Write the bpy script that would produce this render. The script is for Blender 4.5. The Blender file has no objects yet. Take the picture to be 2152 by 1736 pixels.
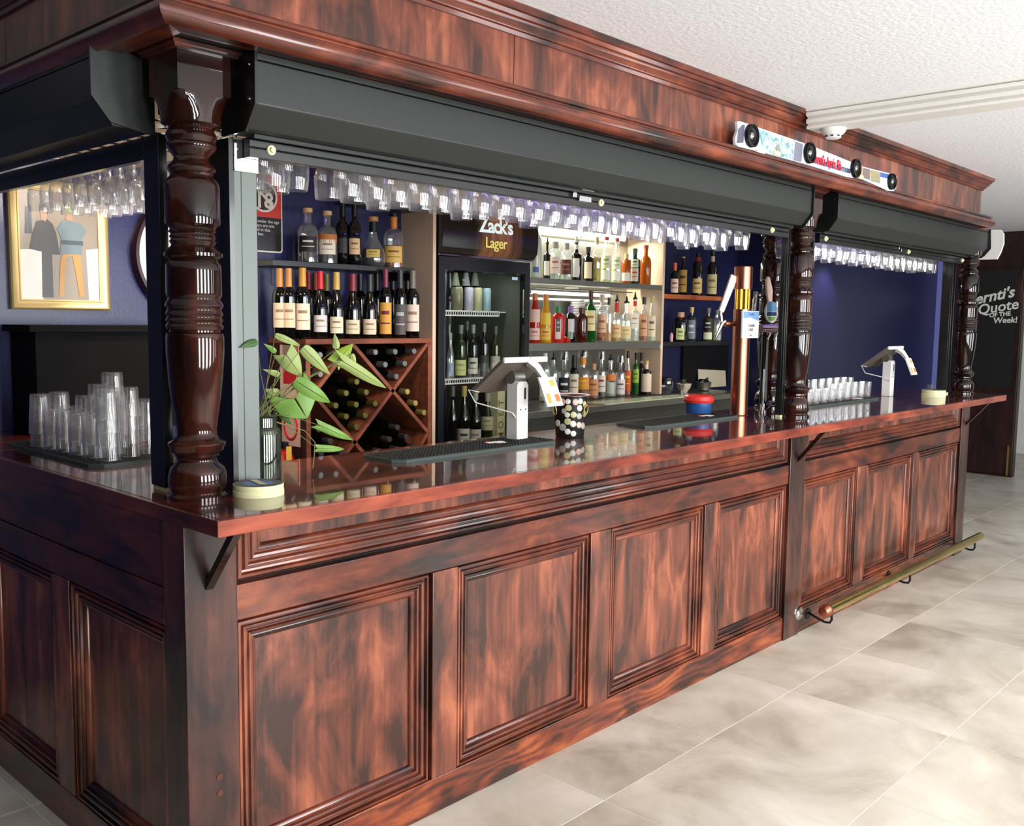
import bpy, bmesh, math, random
from mathutils import Vector, Matrix
random.seed(7)
SC = bpy.context.scene
COL = SC.collection
# ---------------------------------------------------------------- camera
FPX, W, H = 2004.0, 2152.0, 1736.0
YAW, PITCH, ROLL = math.radians(42.946), math.radians(-5.618), math.radians(0.749)
CAMP = Vector((0, 0, 1.6))
def cam_axes():
    cy, sy, cp, sp = math.cos(YAW), math.sin(YAW), math.cos(PITCH), math.sin(PITCH)
    f = Vector((cy*cp, sy*cp, sp)); r = Vector((sy, -cy, 0)); u = r.cross(f)
    c, s = math.cos(ROLL), math.sin(ROLL)
    return c*r + s*u, -s*r + c*u, f
RV, UV, FV = cam_axes()
cd = bpy.data.cameras.new('camera'); cam = bpy.data.objects.new('camera', cd); COL.objects.link(cam)
cd.sensor_fit = 'HORIZONTAL'; cd.sensor_width = 36; cd.lens = FPX/W*36; cd.clip_start = 0.05; cd.clip_end = 60
m = Matrix((RV, UV, -FV)).transposed().to_4x4(); m.translation = CAMP
cam.matrix_world = m
SC.camera = cam
SC.view_settings.view_transform = 'Standard'; SC.view_settings.look = 'None'
SC.view_settings.gamma = 1.0; SC.view_settings.use_curve_mapping = False
SC.view_settings.exposure = 0.0
SC.cycles.transparent_max_bounces = 32
SC.cycles.max_bounces = 8
SC.cycles.sample_clamp_indirect = 4.0
# ---------------------------------------------------------------- world and lights
w = bpy.data.worlds.new('world'); SC.world = w; w.use_nodes = True
w.node_tree.nodes['Background'].inputs[0].default_value = (0.75, 0.85, 1, 1)
w.node_tree.nodes['Background'].inputs[1].default_value = 0.25
def area(name, loc, size, target, power, color=(1, 1, 1), spread=180):
    d = bpy.data.lights.new(name, 'AREA'); d.shape = 'RECTANGLE'; d.size, d.size_y = size
    d.energy = power; d.color = color; d.spread = math.radians(spread)
    o = bpy.data.objects.new(name, d); COL.objects.link(o); o.location = loc
    o.rotation_euler = (Vector(target)-Vector(loc)).to_track_quat('-Z', 'Y').to_euler()
    return o
def spot(name, loc, target, power, angle, color=(1, 0.85, 0.68), blend=0.6, rad=0.03):
    d = bpy.data.lights.new(name, 'SPOT'); d.energy = power; d.color = color
    d.spot_size = math.radians(angle); d.spot_blend = blend; d.shadow_soft_size = rad
    o = bpy.data.objects.new(name, d); COL.objects.link(o); o.location = loc
    o.rotation_euler = (Vector(target)-Vector(loc)).to_track_quat('-Z', 'Y').to_euler()
    return o
WIN = [(0.05, .55), (1.15, 1.75), (2.3, 3.0), (3.6, 4.5), (5.6, 6.8), (7.8, 9.0)]
for a, b in WIN:
    area('window_light', ((a+b)/2, -2.13, 1.55), (b-a, 1.8), ((a+b)/2+.9, 2, 1.2), (112 if a < 5 else 56)*(b-a), (0.95, 0.98, 1), 160)
spot('ceiling_downlight_lamp', (5.6, -0.9, 2.5), (3.6, 1.1, 0), 105, 50, (1, 0.86, 0.66), 1.0, .05)
spot('ceiling_downlight_lamp', (6.6, -0.6, 2.5), (4.9, 1.2, 0), 105, 50, (1, 0.86, 0.66), 1.0, .05)
spot('ceiling_downlight_lamp', (4.2, -1.0, 2.5), (2.7, 0.55, 0), 85, 50, (1, 0.86, 0.66), 1.0, .05)
# lamps of the bar: niche tube, soffit downlights, wall spot, violet strip
area('niche_tube_lamp', (5.35, 4.42, 2.20), (1.4, 0.06), (5.35, 4.25, 1.4), 16, (1, 0.97, 0.84))
area('shelf_tube_lamp', (5.35, 4.42, 1.80), (1.4, 0.08), (5.35, 4.4, 1.2), 5, (1, 0.97, 0.86))
DOWN = [(1.75, 2.95), (2.62, 3.0), (3.75, 2.95), (5.6, 2.9), (6.6, 2.9)]
for x, y in DOWN:
    spot('soffit_downlight_lamp', (x, y, 2.21), (x, y+0.35, 1.0), 26, 110, (1, 0.84, 0.68), .5, .025)
spot('picture_wall_lamp', (1.75, 3.45, 2.2), (1.8, 4.17, 1.5), 37, 120, (1, 0.9, 0.82), .6, .03)
spot('blue_wall_lamp', (8.15, 3.5, 2.15), (8.1, 3.8, 1.75), 20, 90, (1, 0.93, 0.95), .8, .03)
area('violet_strip_lamp', (3.3, 2.4, 2.19), (1.5, 0.02), (3.3, 2.6, 1.9), 2.0, (0.2, 0.12, 1))
area('violet_strip_lamp', (5.4, 2.4, 2.19), (1.2, 0.02), (5.4, 2.6, 1.9), 1.5, (0.2, 0.12, 1))

# ---------------------------------------------------------------- helpers
def ray(px, py):
    return RV*((px-W/2)/FPX) - UV*((py-H/2)/FPX) + FV
def atY(px, py, y):
    d = ray(px, py); return CAMP + d*(y/d.y)
def atX(px, py, x):
    d = ray(px, py); return CAMP + d*(x/d.x)
def atZ(px, py, z):
    d = ray(px, py); return CAMP + d*((z-1.6)/d.z)

class MB:
    def __init__(s): s.v = []; s.f = []; s.m = []; s.mats = []
    def mi(s, mat):
        if mat is None: return 0
        if mat not in s.mats: s.mats.append(mat)
        return s.mats.index(mat)
    def add(s, vs, fs, mat=None):
        n = len(s.v); i = s.mi(mat)
        s.v += [tuple(v) for v in vs]; s.f += [tuple(n+k for k in f) for f in fs]; s.m += [i]*len(fs)
        return s
    def box(s, x0, x1, y0, y1, z0, z1, mat=None):
        v = [(x, y, z) for x in (x0, x1) for y in (y0, y1) for z in (z0, z1)]
        return s.add(v, [(0, 1, 3, 2), (4, 6, 7, 5), (0, 4, 5, 1), (2, 3, 7, 6), (0, 2, 6, 4), (1, 5, 7, 3)], mat)
    def prism(s, axis, pts, a, b, mat=None):
        # pts: 2-D outline; axis x: (y,z); y: (x,z); z: (x,y)
        def P(p, t): return {'x': (t, p[0], p[1]), 'y': (p[0], t, p[1]), 'z': (p[0], p[1], t)}[axis]
        n = len(pts); v = [P(p, a) for p in pts] + [P(p, b) for p in pts]
        f = [tuple(range(n)), tuple(range(2*n-1, n-1, -1))] + [(i, (i+1) % n, n+(i+1) % n, n+i) for i in range(n)]
        return s.add(v, f, mat)
    def lathe(s, prof, c=(0, 0, 0), seg=24, axis='z', mat=None, a0=0, a1=2*math.pi):
        full = abs(a1-a0-2*math.pi) < 1e-6
        n = seg if full else seg+1
        v = []; rows = []
        for r, z in prof:
            if r < 1e-6:
                rows.append([len(v)]); q = [(0, 0, z)]
            else:
                rows.append(list(range(len(v), len(v)+n)))
                q = [(r*math.cos(a0+(a1-a0)*i/seg), r*math.sin(a0+(a1-a0)*i/seg), z) for i in range(n)]
            for x, y, zz in q:
                p = {'z': (x, y, zz), 'y': (x, zz, y), 'x': (zz, x, y)}[axis]
                v.append((p[0]+c[0], p[1]+c[1], p[2]+c[2]))
        f = []
        for A, B in zip(rows, rows[1:]):
            for i in range(seg if full else seg):
                j = (i+1) % n if full else i+1
                if len(A) == 1 and len(B) == 1: continue
                if len(A) == 1: f.append((A[0], B[i], B[j]))
                elif len(B) == 1: f.append((A[i], A[j], B[0]))
                else: f.append((A[i], A[j], B[j], B[i]))
        return s.add(v, f, mat)
    def tube(s, pts, r, seg=8, mat=None, cap=True):
        pts = [Vector(p) for p in pts]; rs = r if isinstance(r, (list, tuple)) else [r]*len(pts)
        v = []; f = []
        t0 = (pts[1]-pts[0]).normalized()
        nrm = t0.cross(Vector((0, 0, 1)));
        if nrm.length < 1e-3: nrm = t0.cross(Vector((1, 0, 0)))
        nrm.normalize()
        for i, p in enumerate(pts):
            t = (pts[min(i+1, len(pts)-1)]-pts[max(i-1, 0)]).normalized()
            nrm = (nrm - t*nrm.dot(t)).normalized(); b = t.cross(nrm)
            for k in range(seg):
                a = 2*math.pi*k/seg; v.append(p + (nrm*math.cos(a)+b*math.sin(a))*rs[i])
        for i in range(len(pts)-1):
            for k in range(seg):
                f.append((i*seg+k, i*seg+(k+1) % seg, (i+1)*seg+(k+1) % seg, (i+1)*seg+k))
        if cap:
            f.append(tuple(range(seg-1, -1, -1))); f.append(tuple(range((len(pts)-1)*seg, len(pts)*seg)))
        return s.add(v, f, mat)
    def sweep(s, path, prof, M, closed=False, mat=None):
        # path 2-D, prof [(offset to the left of travel, height)] swept with mitres; M maps (p,q,h) to xyz
        n = len(path); k = len(prof); v = []; f = []
        P = [Vector(p) for p in path]
        for i in range(n):
            if closed or 0 < i < n-1:
                a = (P[i]-P[i-1]).normalized(); b = (P[(i+1) % n]-P[i]).normalized()
            elif i == 0: a = b = (P[1]-P[0]).normalized()
            else: a = b = (P[-1]-P[-2]).normalized()
            na, nb = Vector((-a.y, a.x)), Vector((-b.y, b.x))
            mt = (na+nb)/(1+na.dot(nb))
            for o, h in prof:
                q = P[i]+mt*o; v.append(M(q.x, q.y, h))
        for i in range(n if closed else n-1):
            j = (i+1) % n
            for t in range(k-1):
                f.append((i*k+t, j*k+t, j*k+t+1, i*k+t+1))
        if not closed:
            f.append(tuple(range(k))); f.append(tuple(range(n*k-1, (n-1)*k-1, -1)))
        return s.add(v, f, mat)
    def mesh(s, name, mat=None, smooth=35, origin=None):
        me = bpy.data.meshes.new(name)
        o = Vector(origin) if origin is not None else Vector((0, 0, 0))
        me.from_pydata([tuple(Vector(v)-o) for v in s.v], [], s.f)
        mats = s.mats or ([mat] if mat else [])
        for q in mats: me.materials.append(q)
        if s.mats: me.polygons.foreach_set('material_index', s.m)
        bm = bmesh.new(); bm.from_mesh(me); bmesh.ops.recalc_face_normals(bm, faces=bm.faces); bm.to_mesh(me); bm.free()
        me.polygons.foreach_set('use_smooth', [bool(smooth)]*len(me.polygons))
        if smooth: me.set_sharp_from_angle(angle=math.radians(smooth))
        me.update(); return me

def tag(o, label=None, cat=None, group=None, kind=None):
    if label: o['label'] = label
    if cat: o['category'] = cat
    if group: o['group'] = group
    if kind: o['kind'] = kind
    return o
def thing(name, label, cat, loc=(0, 0, 0), group=None, rot=None):
    o = bpy.data.objects.new(name, None); COL.objects.link(o); o.location = loc; o.empty_display_size = 0.05
    if rot: o.rotation_euler = rot
    tag(o, label, cat, group)
    return o
WLOC = {}
def wloc(o):
    p = Vector((0, 0, 0))
    while o is not None: p += Vector(o.location); o = o.parent
    return p
def put(name, mb, mat=None, parent=None, smooth=35, local=False, bevel=0, kind=None, label=None):
    """one mesh object; vertices are in world coordinates unless local"""
    org = None if (local or parent is None) else wloc(parent)
    me = mb if isinstance(mb, bpy.types.Mesh) else mb.mesh(name, mat, smooth, org)
    o = bpy.data.objects.new(name, me); COL.objects.link(o); o.parent = parent
    if bevel:
        b = o.modifiers.new('bevel', 'BEVEL'); b.width = bevel; b.segments = 2; b.limit_method = 'ANGLE'; b.angle_limit = 0.6
        b.harden_normals = False
    if kind: o['kind'] = kind
    if label: o['label'] = label
    return o
def solo(name, mb, mat, label, cat, group=None, **k):
    """top-level thing of one mesh, its origin at its base centre"""
    if isinstance(mb, MB) and not k.get('local'):
        xs = [v[0] for v in mb.v]; ys = [v[1] for v in mb.v]; zs = [v[2] for v in mb.v]
        c = Vector(((min(xs)+max(xs))/2, (min(ys)+max(ys))/2, min(zs)))
        me = mb.mesh(name, mat, k.pop('smooth', 35), c); o = put(name, me, **k); o.location = c
    else: o = put(name, mb, mat, **k)
    return tag(o, label, cat, group)
def struct(name, mb, mat, parent=None, **k):
    o = put(name, mb, mat, parent, **k); o['kind'] = 'structure'; return o
def dup(root, loc, label=None, rotz=None, group=None):
    r = root.copy(); COL.objects.link(r); r.location = loc
    if rotz is not None: r.rotation_euler = (0, 0, rotz)
    if label: r['label'] = label
    if group: r['group'] = group
    for ch in list(root.children):
        c = ch.copy(); COL.objects.link(c); c.parent = r
        for g in list(ch.children):
            d = g.copy(); COL.objects.link(d); d.parent = c
    return r
# ---------------------------------------------------------------- materials
def nodes(name):
    m = bpy.data.materials.new(name); m.use_nodes = True; nt = m.node_tree
    return m, nt, nt.nodes['Principled BSDF']
def lin(c):
    return tuple((x/255/12.92 if x/255 <= .04045 else ((x/255+.055)/1.055)**2.4) for x in c)
def setp(b, **k):
    for a, v in k.items():
        b.inputs[a.replace('_', ' ')].default_value = v
def plain(name, rgb, rough=.5, metal=0, coat=0, bump=0, bscale=60, vary=0, trans=0, ior=1.45, emis=None, es=0, coatr=.1, spec=.5):
    m, nt, b = nodes(name); c = lin(rgb)
    b.inputs['Base Color'].default_value = (*c, 1); b.inputs['Roughness'].default_value = rough
    b.inputs['Metallic'].default_value = metal; b.inputs['Coat Weight'].default_value = coat
    b.inputs['Coat Roughness'].default_value = coatr; b.inputs['Transmission Weight'].default_value = trans
    b.inputs['IOR'].default_value = ior; b.inputs['Specular IOR Level'].default_value = spec
    if emis: b.inputs['Emission Color'].default_value = (*lin(emis), 1); b.inputs['Emission Strength'].default_value = es
    N, L = nt.nodes, nt.links
    if bump or vary:
        tc = N.new('ShaderNodeTexCoord'); nz = N.new('ShaderNodeTexNoise'); nz.inputs['Scale'].default_value = bscale
        nz.inputs['Detail'].default_value = 4; L.new(tc.outputs['Object'], nz.inputs['Vector'])
        if bump:
            bp = N.new('ShaderNodeBump'); bp.inputs['Strength'].default_value = bump; bp.inputs['Distance'].default_value = .01
            L.new(nz.outputs[0], bp.inputs['Height']); L.new(bp.outputs[0], b.inputs['Normal'])
        if vary:
            n2 = N.new('ShaderNodeTexNoise'); n2.inputs['Scale'].default_value = bscale*.12; n2.inputs['Detail'].default_value = 5
            L.new(tc.outputs['Object'], n2.inputs['Vector'])
            rp = N.new('ShaderNodeValToRGB'); e = rp.color_ramp.elements
            e[0].position = .3; e[1].position = .72
            e[0].color = (*[x*(1-vary) for x in c], 1); e[1].color = (*[min(1, x*(1+vary)) for x in c], 1)
            L.new(n2.outputs[0], rp.inputs[0]); L.new(rp.outputs[0], b.inputs['Base Color'])
    return m
def wood(name, dark, mid, light, axis='z', rough=.22, coat=.6, blotch=1.0, scale=1.0, coatr=.12, rings=0, spec=.3):
    m, nt, b = nodes(name); N, L = nt.nodes, nt.links
    g = N.new('ShaderNodeNewGeometry')
    def mapped(sc):
        mp = N.new('ShaderNodeMapping'); L.new(g.outputs['Position'], mp.inputs['Vector']); mp.inputs['Scale'].default_value = sc; return mp.outputs[0]
    def st(l, a):  # long along the axis
        return {'x': (l, a, a), 'y': (a, l, a), 'z': (a, a, l)}[axis]
    n1 = N.new('ShaderNodeTexNoise'); n1.inputs['Scale'].default_value = 4.6*scale; n1.inputs['Detail'].default_value = 8; n1.inputs['Roughness'].default_value = .58; n1.inputs['Distortion'].default_value = .7
    L.new(mapped(st(.6, 1.6)), n1.inputs['Vector'])
    n2 = N.new('ShaderNodeTexNoise'); n2.inputs['Scale'].default_value = 26*scale; n2.inputs['Detail'].default_value = 5; n2.inputs['Distortion'].default_value = .4
    L.new(mapped(st(.06, 1.5)), n2.inputs['Vector'])
    mx = N.new('ShaderNodeMath'); mx.operation = 'MULTIPLY_ADD'; mx.inputs[1].default_value = .24
    L.new(n2.outputs[0], mx.inputs[0])
    mu = N.new('ShaderNodeMath'); mu.operation = 'MULTIPLY'; mu.inputs[1].default_value = .76*blotch; L.new(n1.outputs[0], mu.inputs[0])
    L.new(mu.outputs[0], mx.inputs[2])
    if rings:
        wv = N.new('ShaderNodeTexWave'); wv.wave_type = 'BANDS'; wv.bands_direction = 'Z'; wv.inputs['Scale'].default_value = 7; wv.inputs['Distortion'].default_value = 14; wv.inputs['Detail'].default_value = 1.5; wv.inputs['Detail Scale'].default_value = 1.2
        L.new(mapped((.35, 1, 1.2)), wv.inputs['Vector'])
        ma = N.new('ShaderNodeMath'); ma.operation = 'MULTIPLY_ADD'; ma.inputs[1].default_value = .10; L.new(wv.outputs['Fac'], ma.inputs[0]); L.new(mx.outputs[0], ma.inputs[2])
        mb = N.new('ShaderNodeMath'); mb.operation = 'SUBTRACT'; mb.inputs[1].default_value = .05; L.new(ma.outputs[0], mb.inputs[0]); mx = mb
    b.inputs['Specular IOR Level'].default_value = spec
    rp = N.new('ShaderNodeValToRGB'); e = rp.color_ramp.elements
    e[0].position = .40; e[0].color = (*lin(dark), 1); e[1].position = .68; e[1].color = (*lin(light), 1)
    k = e.new(.53); k.color = (*lin(mid), 1)
    L.new(mx.outputs[0], rp.inputs[0]); L.new(rp.outputs[0], b.inputs['Base Color'])
    b.inputs['Roughness'].default_value = rough+.15; b.inputs['Coat Weight'].default_value = coat; b.inputs['Coat Roughness'].default_value = coatr
    bp = N.new('ShaderNodeBump'); bp.inputs['Strength'].default_value = .12; bp.inputs['Distance'].default_value = .004
    L.new(n2.outputs[0], bp.inputs['Height']); L.new(bp.outputs[0], b.inputs['Normal'])
    return m
def glass(name, tint=(255, 255, 255), clear=.8, haze=.06, rim=.55, rough=.02):
    """thin clear glass: mostly see-through, brighter and more mirror-like towards the rim"""
    m = bpy.data.materials.new(name); m.use_nodes = True; nt = m.node_tree; N, L = nt.nodes, nt.links
    for n in list(N): N.remove(n)
    o = N.new('ShaderNodeOutputMaterial'); tr = N.new('ShaderNodeBsdfTransparent'); tr.inputs[0].default_value = (*lin(tint), 1)
    gl = N.new('ShaderNodeBsdfGlossy'); gl.inputs['Roughness'].default_value = rough; gl.inputs[0].default_value = (1, 1, 1, 1)
    lw = N.new('ShaderNodeLayerWeight'); lw.inputs['Blend'].default_value = .24
    mr = N.new('ShaderNodeMapRange'); mr.inputs['From Min'].default_value = 0; mr.inputs['From Max'].default_value = 1
    mr.inputs['To Min'].default_value = 1-clear-haze if 1-clear-haze > .03 else .04; mr.inputs['To Max'].default_value = rim
    L.new(lw.outputs['Facing'], mr.inputs['Value'])
    m1 = N.new('ShaderNodeMixShader'); L.new(mr.outputs[0], m1.inputs[0]); L.new(tr.outputs[0], m1.inputs[1]); L.new(gl.outputs[0], m1.inputs[2])
    df = N.new('ShaderNodeBsdfTranslucent'); df.inputs[0].default_value = (.9, .9, .92, 1)
    d2 = N.new('ShaderNodeBsdfDiffuse'); d2.inputs[0].default_value = (.9, .9, .92, 1)
    ad = N.new('ShaderNodeMixShader'); ad.inputs[0].default_value = .5; L.new(df.outputs[0], ad.inputs[1]); L.new(d2.outputs[0], ad.inputs[2])
    m2 = N.new('ShaderNodeMixShader'); m2.inputs[0].default_value = haze; L.new(m1.outputs[0], m2.inputs[1]); L.new(ad.outputs[0], m2.inputs[2])
    L.new(m2.outputs[0], o.inputs[0]); return m
M = {}
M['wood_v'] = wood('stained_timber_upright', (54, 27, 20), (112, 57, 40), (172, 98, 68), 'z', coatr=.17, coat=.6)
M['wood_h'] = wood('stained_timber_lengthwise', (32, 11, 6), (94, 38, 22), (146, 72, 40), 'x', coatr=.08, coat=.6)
M['wood_y'] = wood('stained_timber_crosswise_shaded', (28, 10, 6), (80, 32, 20), (124, 60, 34), 'y', coatr=.1, coat=.6)  # same stain, darkened for the unlit left side
M['wood_top'] = wood('varnished_counter_timber', (40, 13, 8), (92, 34, 22), (140, 60, 38), 'x', rough=.15, coat=1, coatr=.03)
M['wood_dark'] = wood('dark_turned_timber', (12, 5, 3), (36, 13, 8), (66, 25, 15), 'z', rough=.2, coat=1, coatr=.03, spec=.05)
M['wood_edge'] = wood('red_counter_edge_timber', (74, 26, 16), (132, 56, 37), (172, 84, 56), 'x', coatr=.06, coat=.7)
M['wood_post'] = wood('dark_stained_post_timber', (26, 13, 11), (64, 32, 26), (98, 54, 40), 'z', coatr=.16, coat=.5)
M['wood_pine'] = wood('ringed_pine_baseboard', (44, 15, 7), (112, 46, 24), (164, 84, 42), 'x', coatr=.08, coat=.6, rings=1)
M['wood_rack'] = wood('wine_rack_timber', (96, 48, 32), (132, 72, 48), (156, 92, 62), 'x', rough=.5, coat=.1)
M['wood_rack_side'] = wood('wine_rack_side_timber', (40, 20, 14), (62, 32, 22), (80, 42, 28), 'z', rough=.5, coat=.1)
M['wood_orange'] = wood('orange_shelf_timber', (130, 60, 30), (165, 86, 46), (190, 108, 60), 'x', rough=.45, coat=.1)
M['wood_door'] = wood('dark_door_timber', (20, 9, 6), (40, 17, 11), (60, 26, 16), 'z', rough=.35, coat=.3)
M['shadow_gap'] = plain('shaded_gap_backing', (18, 8, 6), .6)  # backing coloured near black to paint the shade in the gaps
M['shutter'] = plain('charcoal_powder_coat', (31, 34, 32), .45, 0, .05, bump=.05, bscale=300)
M['shutter_track'] = plain('silver_grey_anodised', (96, 102, 98), .4, .3)
M['black_alu'] = plain('black_aluminium', (18, 19, 19), .3, 0, .3)
M['black'] = plain('black_satin', (11, 11, 12), .42, spec=.35)
M['black_shelf'] = plain('black_gloss_board', (18, 19, 19), .35, 0, .1)
M['rubber'] = plain('black_rubber_mat', (24, 26, 26), .6, bump=.5, bscale=160)
M['rubber_edge'] = plain('grey_green_mat_edge', (62, 74, 70), .55)
M['cream'] = plain('cream_laminate', (214, 186, 158), .45, vary=.06, bscale=20)
M['cream_pad'] = plain('cream_foam_pad', (222, 216, 170), .7)
M['steel'] = plain('brushed_steel', (150, 150, 142), .3, .85, bump=.04, bscale=90)
M['steel_dark'] = plain('dull_steel', (98, 98, 92), .4, .7)
M['chrome'] = plain('chrome', (200, 200, 200), .08, 1)
M['brass'] = plain('brass', (206, 186, 116), .18, 1, bump=.03, bscale=40, vary=.2)
M['brass_tube'] = plain('bright_brass_tube', (200, 160, 70), .2, 1)
M['copper'] = plain('copper', (176, 112, 88), .3, 1, vary=.18, bscale=30)
M['gold'] = plain('gilt_moulding', (212, 186, 126), .4, .5)
M['white'] = plain('white_plastic', (218, 216, 210), .4)
M['white_paint'] = plain('white_gloss_paint', (228, 225, 218), .5)
M['red'] = plain('red_plastic', (196, 34, 28), .4)
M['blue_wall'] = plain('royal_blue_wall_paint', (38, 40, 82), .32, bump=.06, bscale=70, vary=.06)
M['matte'] = plain('black_matte_board', (13, 12, 12), .8, spec=.15)
M['shade_wall'] = plain('dark_shade_wall', (22, 20, 20), .7)
M['taupe_wall'] = plain('taupe_wall_paint', (62, 56, 52), .7)
M['blue_wall_shaded'] = plain('royal_blue_wall_paint_shaded', (28, 30, 66), .32, bump=.06, bscale=70, vary=.06)  # same blue wall paint, darkened for the less lit right-hand walls
M['blue_wall_lit'] = plain('blue_wall_paint_lit', (122, 126, 196), .5)  # blue wall paint with the light on the far strip put into its colour
M['blackboard'] = plain('blackboard_paint', (16, 16, 17), .55, vary=.2, bscale=20)
M['chalk'] = plain('white_chalk', (214, 214, 208), .8)
M['wine'] = plain('dark_bottle_glass', (8, 10, 8), .06, 0, .6, spec=.7)
M['wine_olive'] = plain('olive_bottle_glass', (36, 44, 14), .06, 0, .6)
M['winegreen'] = plain('green_bottle_glass', (20, 92, 30), .06, 0, .5, trans=.3)
M['brown_gl'] = plain('brown_bottle_glass', (70, 22, 12), .06, 0, .5)
M['glass'] = glass('clear_drinking_glass', clear=.915, haze=.045, rim=.7, rough=.05)
M['glass_b'] = glass('clear_bottle_glass', (250, 255, 250), clear=.72, haze=.1, rim=.7)
M['glass_tum'] = glass('clear_tumbler_glass', clear=.88, haze=.03, rim=.6)
M['pane'] = glass('fridge_door_glass', (235, 240, 235), clear=.93, haze=.0, rim=.6, rough=.02)
M['jar'] = glass('vase_glass', (190, 202, 178), clear=.93, haze=.02, rim=.4)
def liq(n, rgb): return plain(n, rgb, .12, 0, .3, trans=.25, ior=1.33)
LQ = dict(amber=liq('amber_liquid', (168, 84, 20)), dark=liq('dark_liquid', (34, 14, 8)), gold=liq('golden_liquid', (214, 160, 40)),
          red=liq('red_liquid', (190, 40, 24)), clear=liq('clear_liquid', (214, 218, 200)), pale=liq('pale_liquid', (222, 222, 150)), yellow=liq('yellow_liquid', (230, 196, 70)))
PL = {}
def flat(rgb, rough=.55, **k):
    key = (tuple(rgb), rough)
    if key not in PL: PL[key] = plain('print_%d_%d_%d' % tuple(rgb), rgb, rough, **k)
    return PL[key]
# floor tiles: cloudy beige stone-look
def tile_mat():
    m, nt, b = nodes('beige_stone_tile'); N, L = nt.nodes, nt.links
    g = N.new('ShaderNodeNewGeometry'); oi = N.new('ShaderNodeObjectInfo')
    ad = N.new('ShaderNodeVectorMath'); ad.operation = 'MULTIPLY_ADD'; L.new(oi.outputs['Random'], ad.inputs[0]); ad.inputs[1].default_value = (.5, .4, .3); L.new(g.outputs['Position'], ad.inputs[2])
    n1 = N.new('ShaderNodeTexNoise'); n1.inputs['Scale'].default_value = 1.9; n1.inputs['Detail'].default_value = 9; n1.inputs['Roughness'].default_value = .62; n1.inputs['Distortion'].default_value = .5
    L.new(ad.outputs[0], n1.inputs['Vector'])
    rp = N.new('ShaderNodeValToRGB'); e = rp.color_ramp.elements
    e[0].position = .32; e[0].color = (*lin((160, 151, 136)), 1); e[1].position = .68; e[1].color = (*lin((218, 211, 200)), 1)
    k = e.new(.47); k.color = (*lin((192, 184, 170)), 1)
    L.new(n1.outputs[0], rp.inputs[0]); L.new(rp.outputs[0], b.inputs['Base Color'])
    b.inputs['Roughness'].default_value = .34; b.inputs['Specular IOR Level'].default_value = .5
    return m
M['tile'] = tile_mat()
M['grout'] = plain('pale_grout', (222, 216, 206), .8)
def ceil_mat():
    m, nt, b = nodes('white_stipple_ceiling'); N, L = nt.nodes, nt.links
    b.inputs['Base Color'].default_value = (*lin((240, 240, 242)), 1); b.inputs['Roughness'].default_value = .85
    g = N.new('ShaderNodeNewGeometry'); nz = N.new('ShaderNodeTexNoise'); nz.inputs['Scale'].default_value = 55; nz.inputs['Detail'].default_value = 6
    L.new(g.outputs['Position'], nz.inputs['Vector'])
    bp = N.new('ShaderNodeBump'); bp.inputs['Strength'].default_value = .35; bp.inputs['Distance'].default_value = .008
    L.new(nz.outputs[0], bp.inputs['Height']); L.new(bp.outputs[0], b.inputs['Normal'])
    return m
M['ceiling'] = ceil_mat()
def text_mesh(body, size, shear=0, bold=0, ext=.0008, space=1):
    c = bpy.data.curves.new('lettering', 'FONT'); c.body = body; c.size = size; c.shear = shear; c.extrude = ext
    c.align_x = 'CENTER'; c.align_y = 'CENTER'; c.offset = bold; c.space_character = space; c.resolution_u = 3
    o = bpy.data.objects.new('lettering', c); COL.objects.link(o)
    bpy.context.view_layer.update()
    me = bpy.data.meshes.new_from_object(o.evaluated_get(bpy.context.evaluated_depsgraph_get()))
    bpy.data.objects.remove(o); bpy.data.curves.remove(c)
    return me
def text(body, size, pos, ux, uy, mat, parent, name='lettering', xs=1, **k):
    """pos world centre; ux, uy world directions of the baseline and of up"""
    me = text_mesh(body, size, **k); me.materials.clear(); me.materials.append(mat)
    ux = Vector(ux).normalized(); uy = Vector(uy).normalized(); uz = ux.cross(uy)
    o = bpy.data.objects.new(name, me); COL.objects.link(o); o.parent = parent
    R = Matrix((ux, uy, uz)).transposed().to_4x4(); R.translation = Vector(pos)-(wloc(parent) if parent else Vector((0, 0, 0)))
    o.matrix_local = R @ Matrix.Diagonal((xs, 1, 1, 1))
    return o
def FY(p, q, h): return (p, h, q)      # frames on planes of constant y: h is y
def FX(p, q, h): return (h, p, q)      # planes of constant x
def FZ(p, q, h): return (p, q, h)
# ================================================================ the setting
ZC = 2.58
GX, GY, TX, TY = 3.13, 1.84, .672, .658
fl = struct('floor', MB().box(-1.5, 13.2, -2.25, 4.9, -.08, -.0009), M['grout'])
tm = MB().box(-TX/2+.0019, TX/2-.0019, -TY/2+.0019, TY/2-.0019, -.0008, 0).mesh('tile', M['tile'], 0)
for i in range(-7, 15):
    for j in range(-9, 4):
        cx, cy = GX+(i+.5)*TX, GY+(j+.5)*TY
        if cx > 1.6 and cy > 2.4 and cx < 7.2: continue
        if not (-1.7 < cx < 13 and -2.2 < cy < 4.4): continue
        
        o = put('tile', tm, parent=fl); o.location = (cx, cy, 0)
struct('ceiling', MB().box(-1.5, 13.2, -2.25, 4.9, ZC, ZC+.1), M['ceiling'])
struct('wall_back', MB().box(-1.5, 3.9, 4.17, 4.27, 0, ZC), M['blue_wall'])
struct('wall_bar', MB().box(6.17, 7.85, 4.45, 4.55, 0, ZC), M['blue_wall_shaded'])
struct('wall_return', MB().box(7.75, 7.85, 3.8, 4.449, 0, ZC), M['blue_wall_shaded'])
struct('wall_right', MB().box(7.851, 10.93, 3.8, 3.9, 0, ZC), M['blue_wall_shaded'])
struct('wall_alcove', MB().box(3.9, 6.169, 4.71, 4.81, 0, ZC), M['white_paint'])
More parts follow.
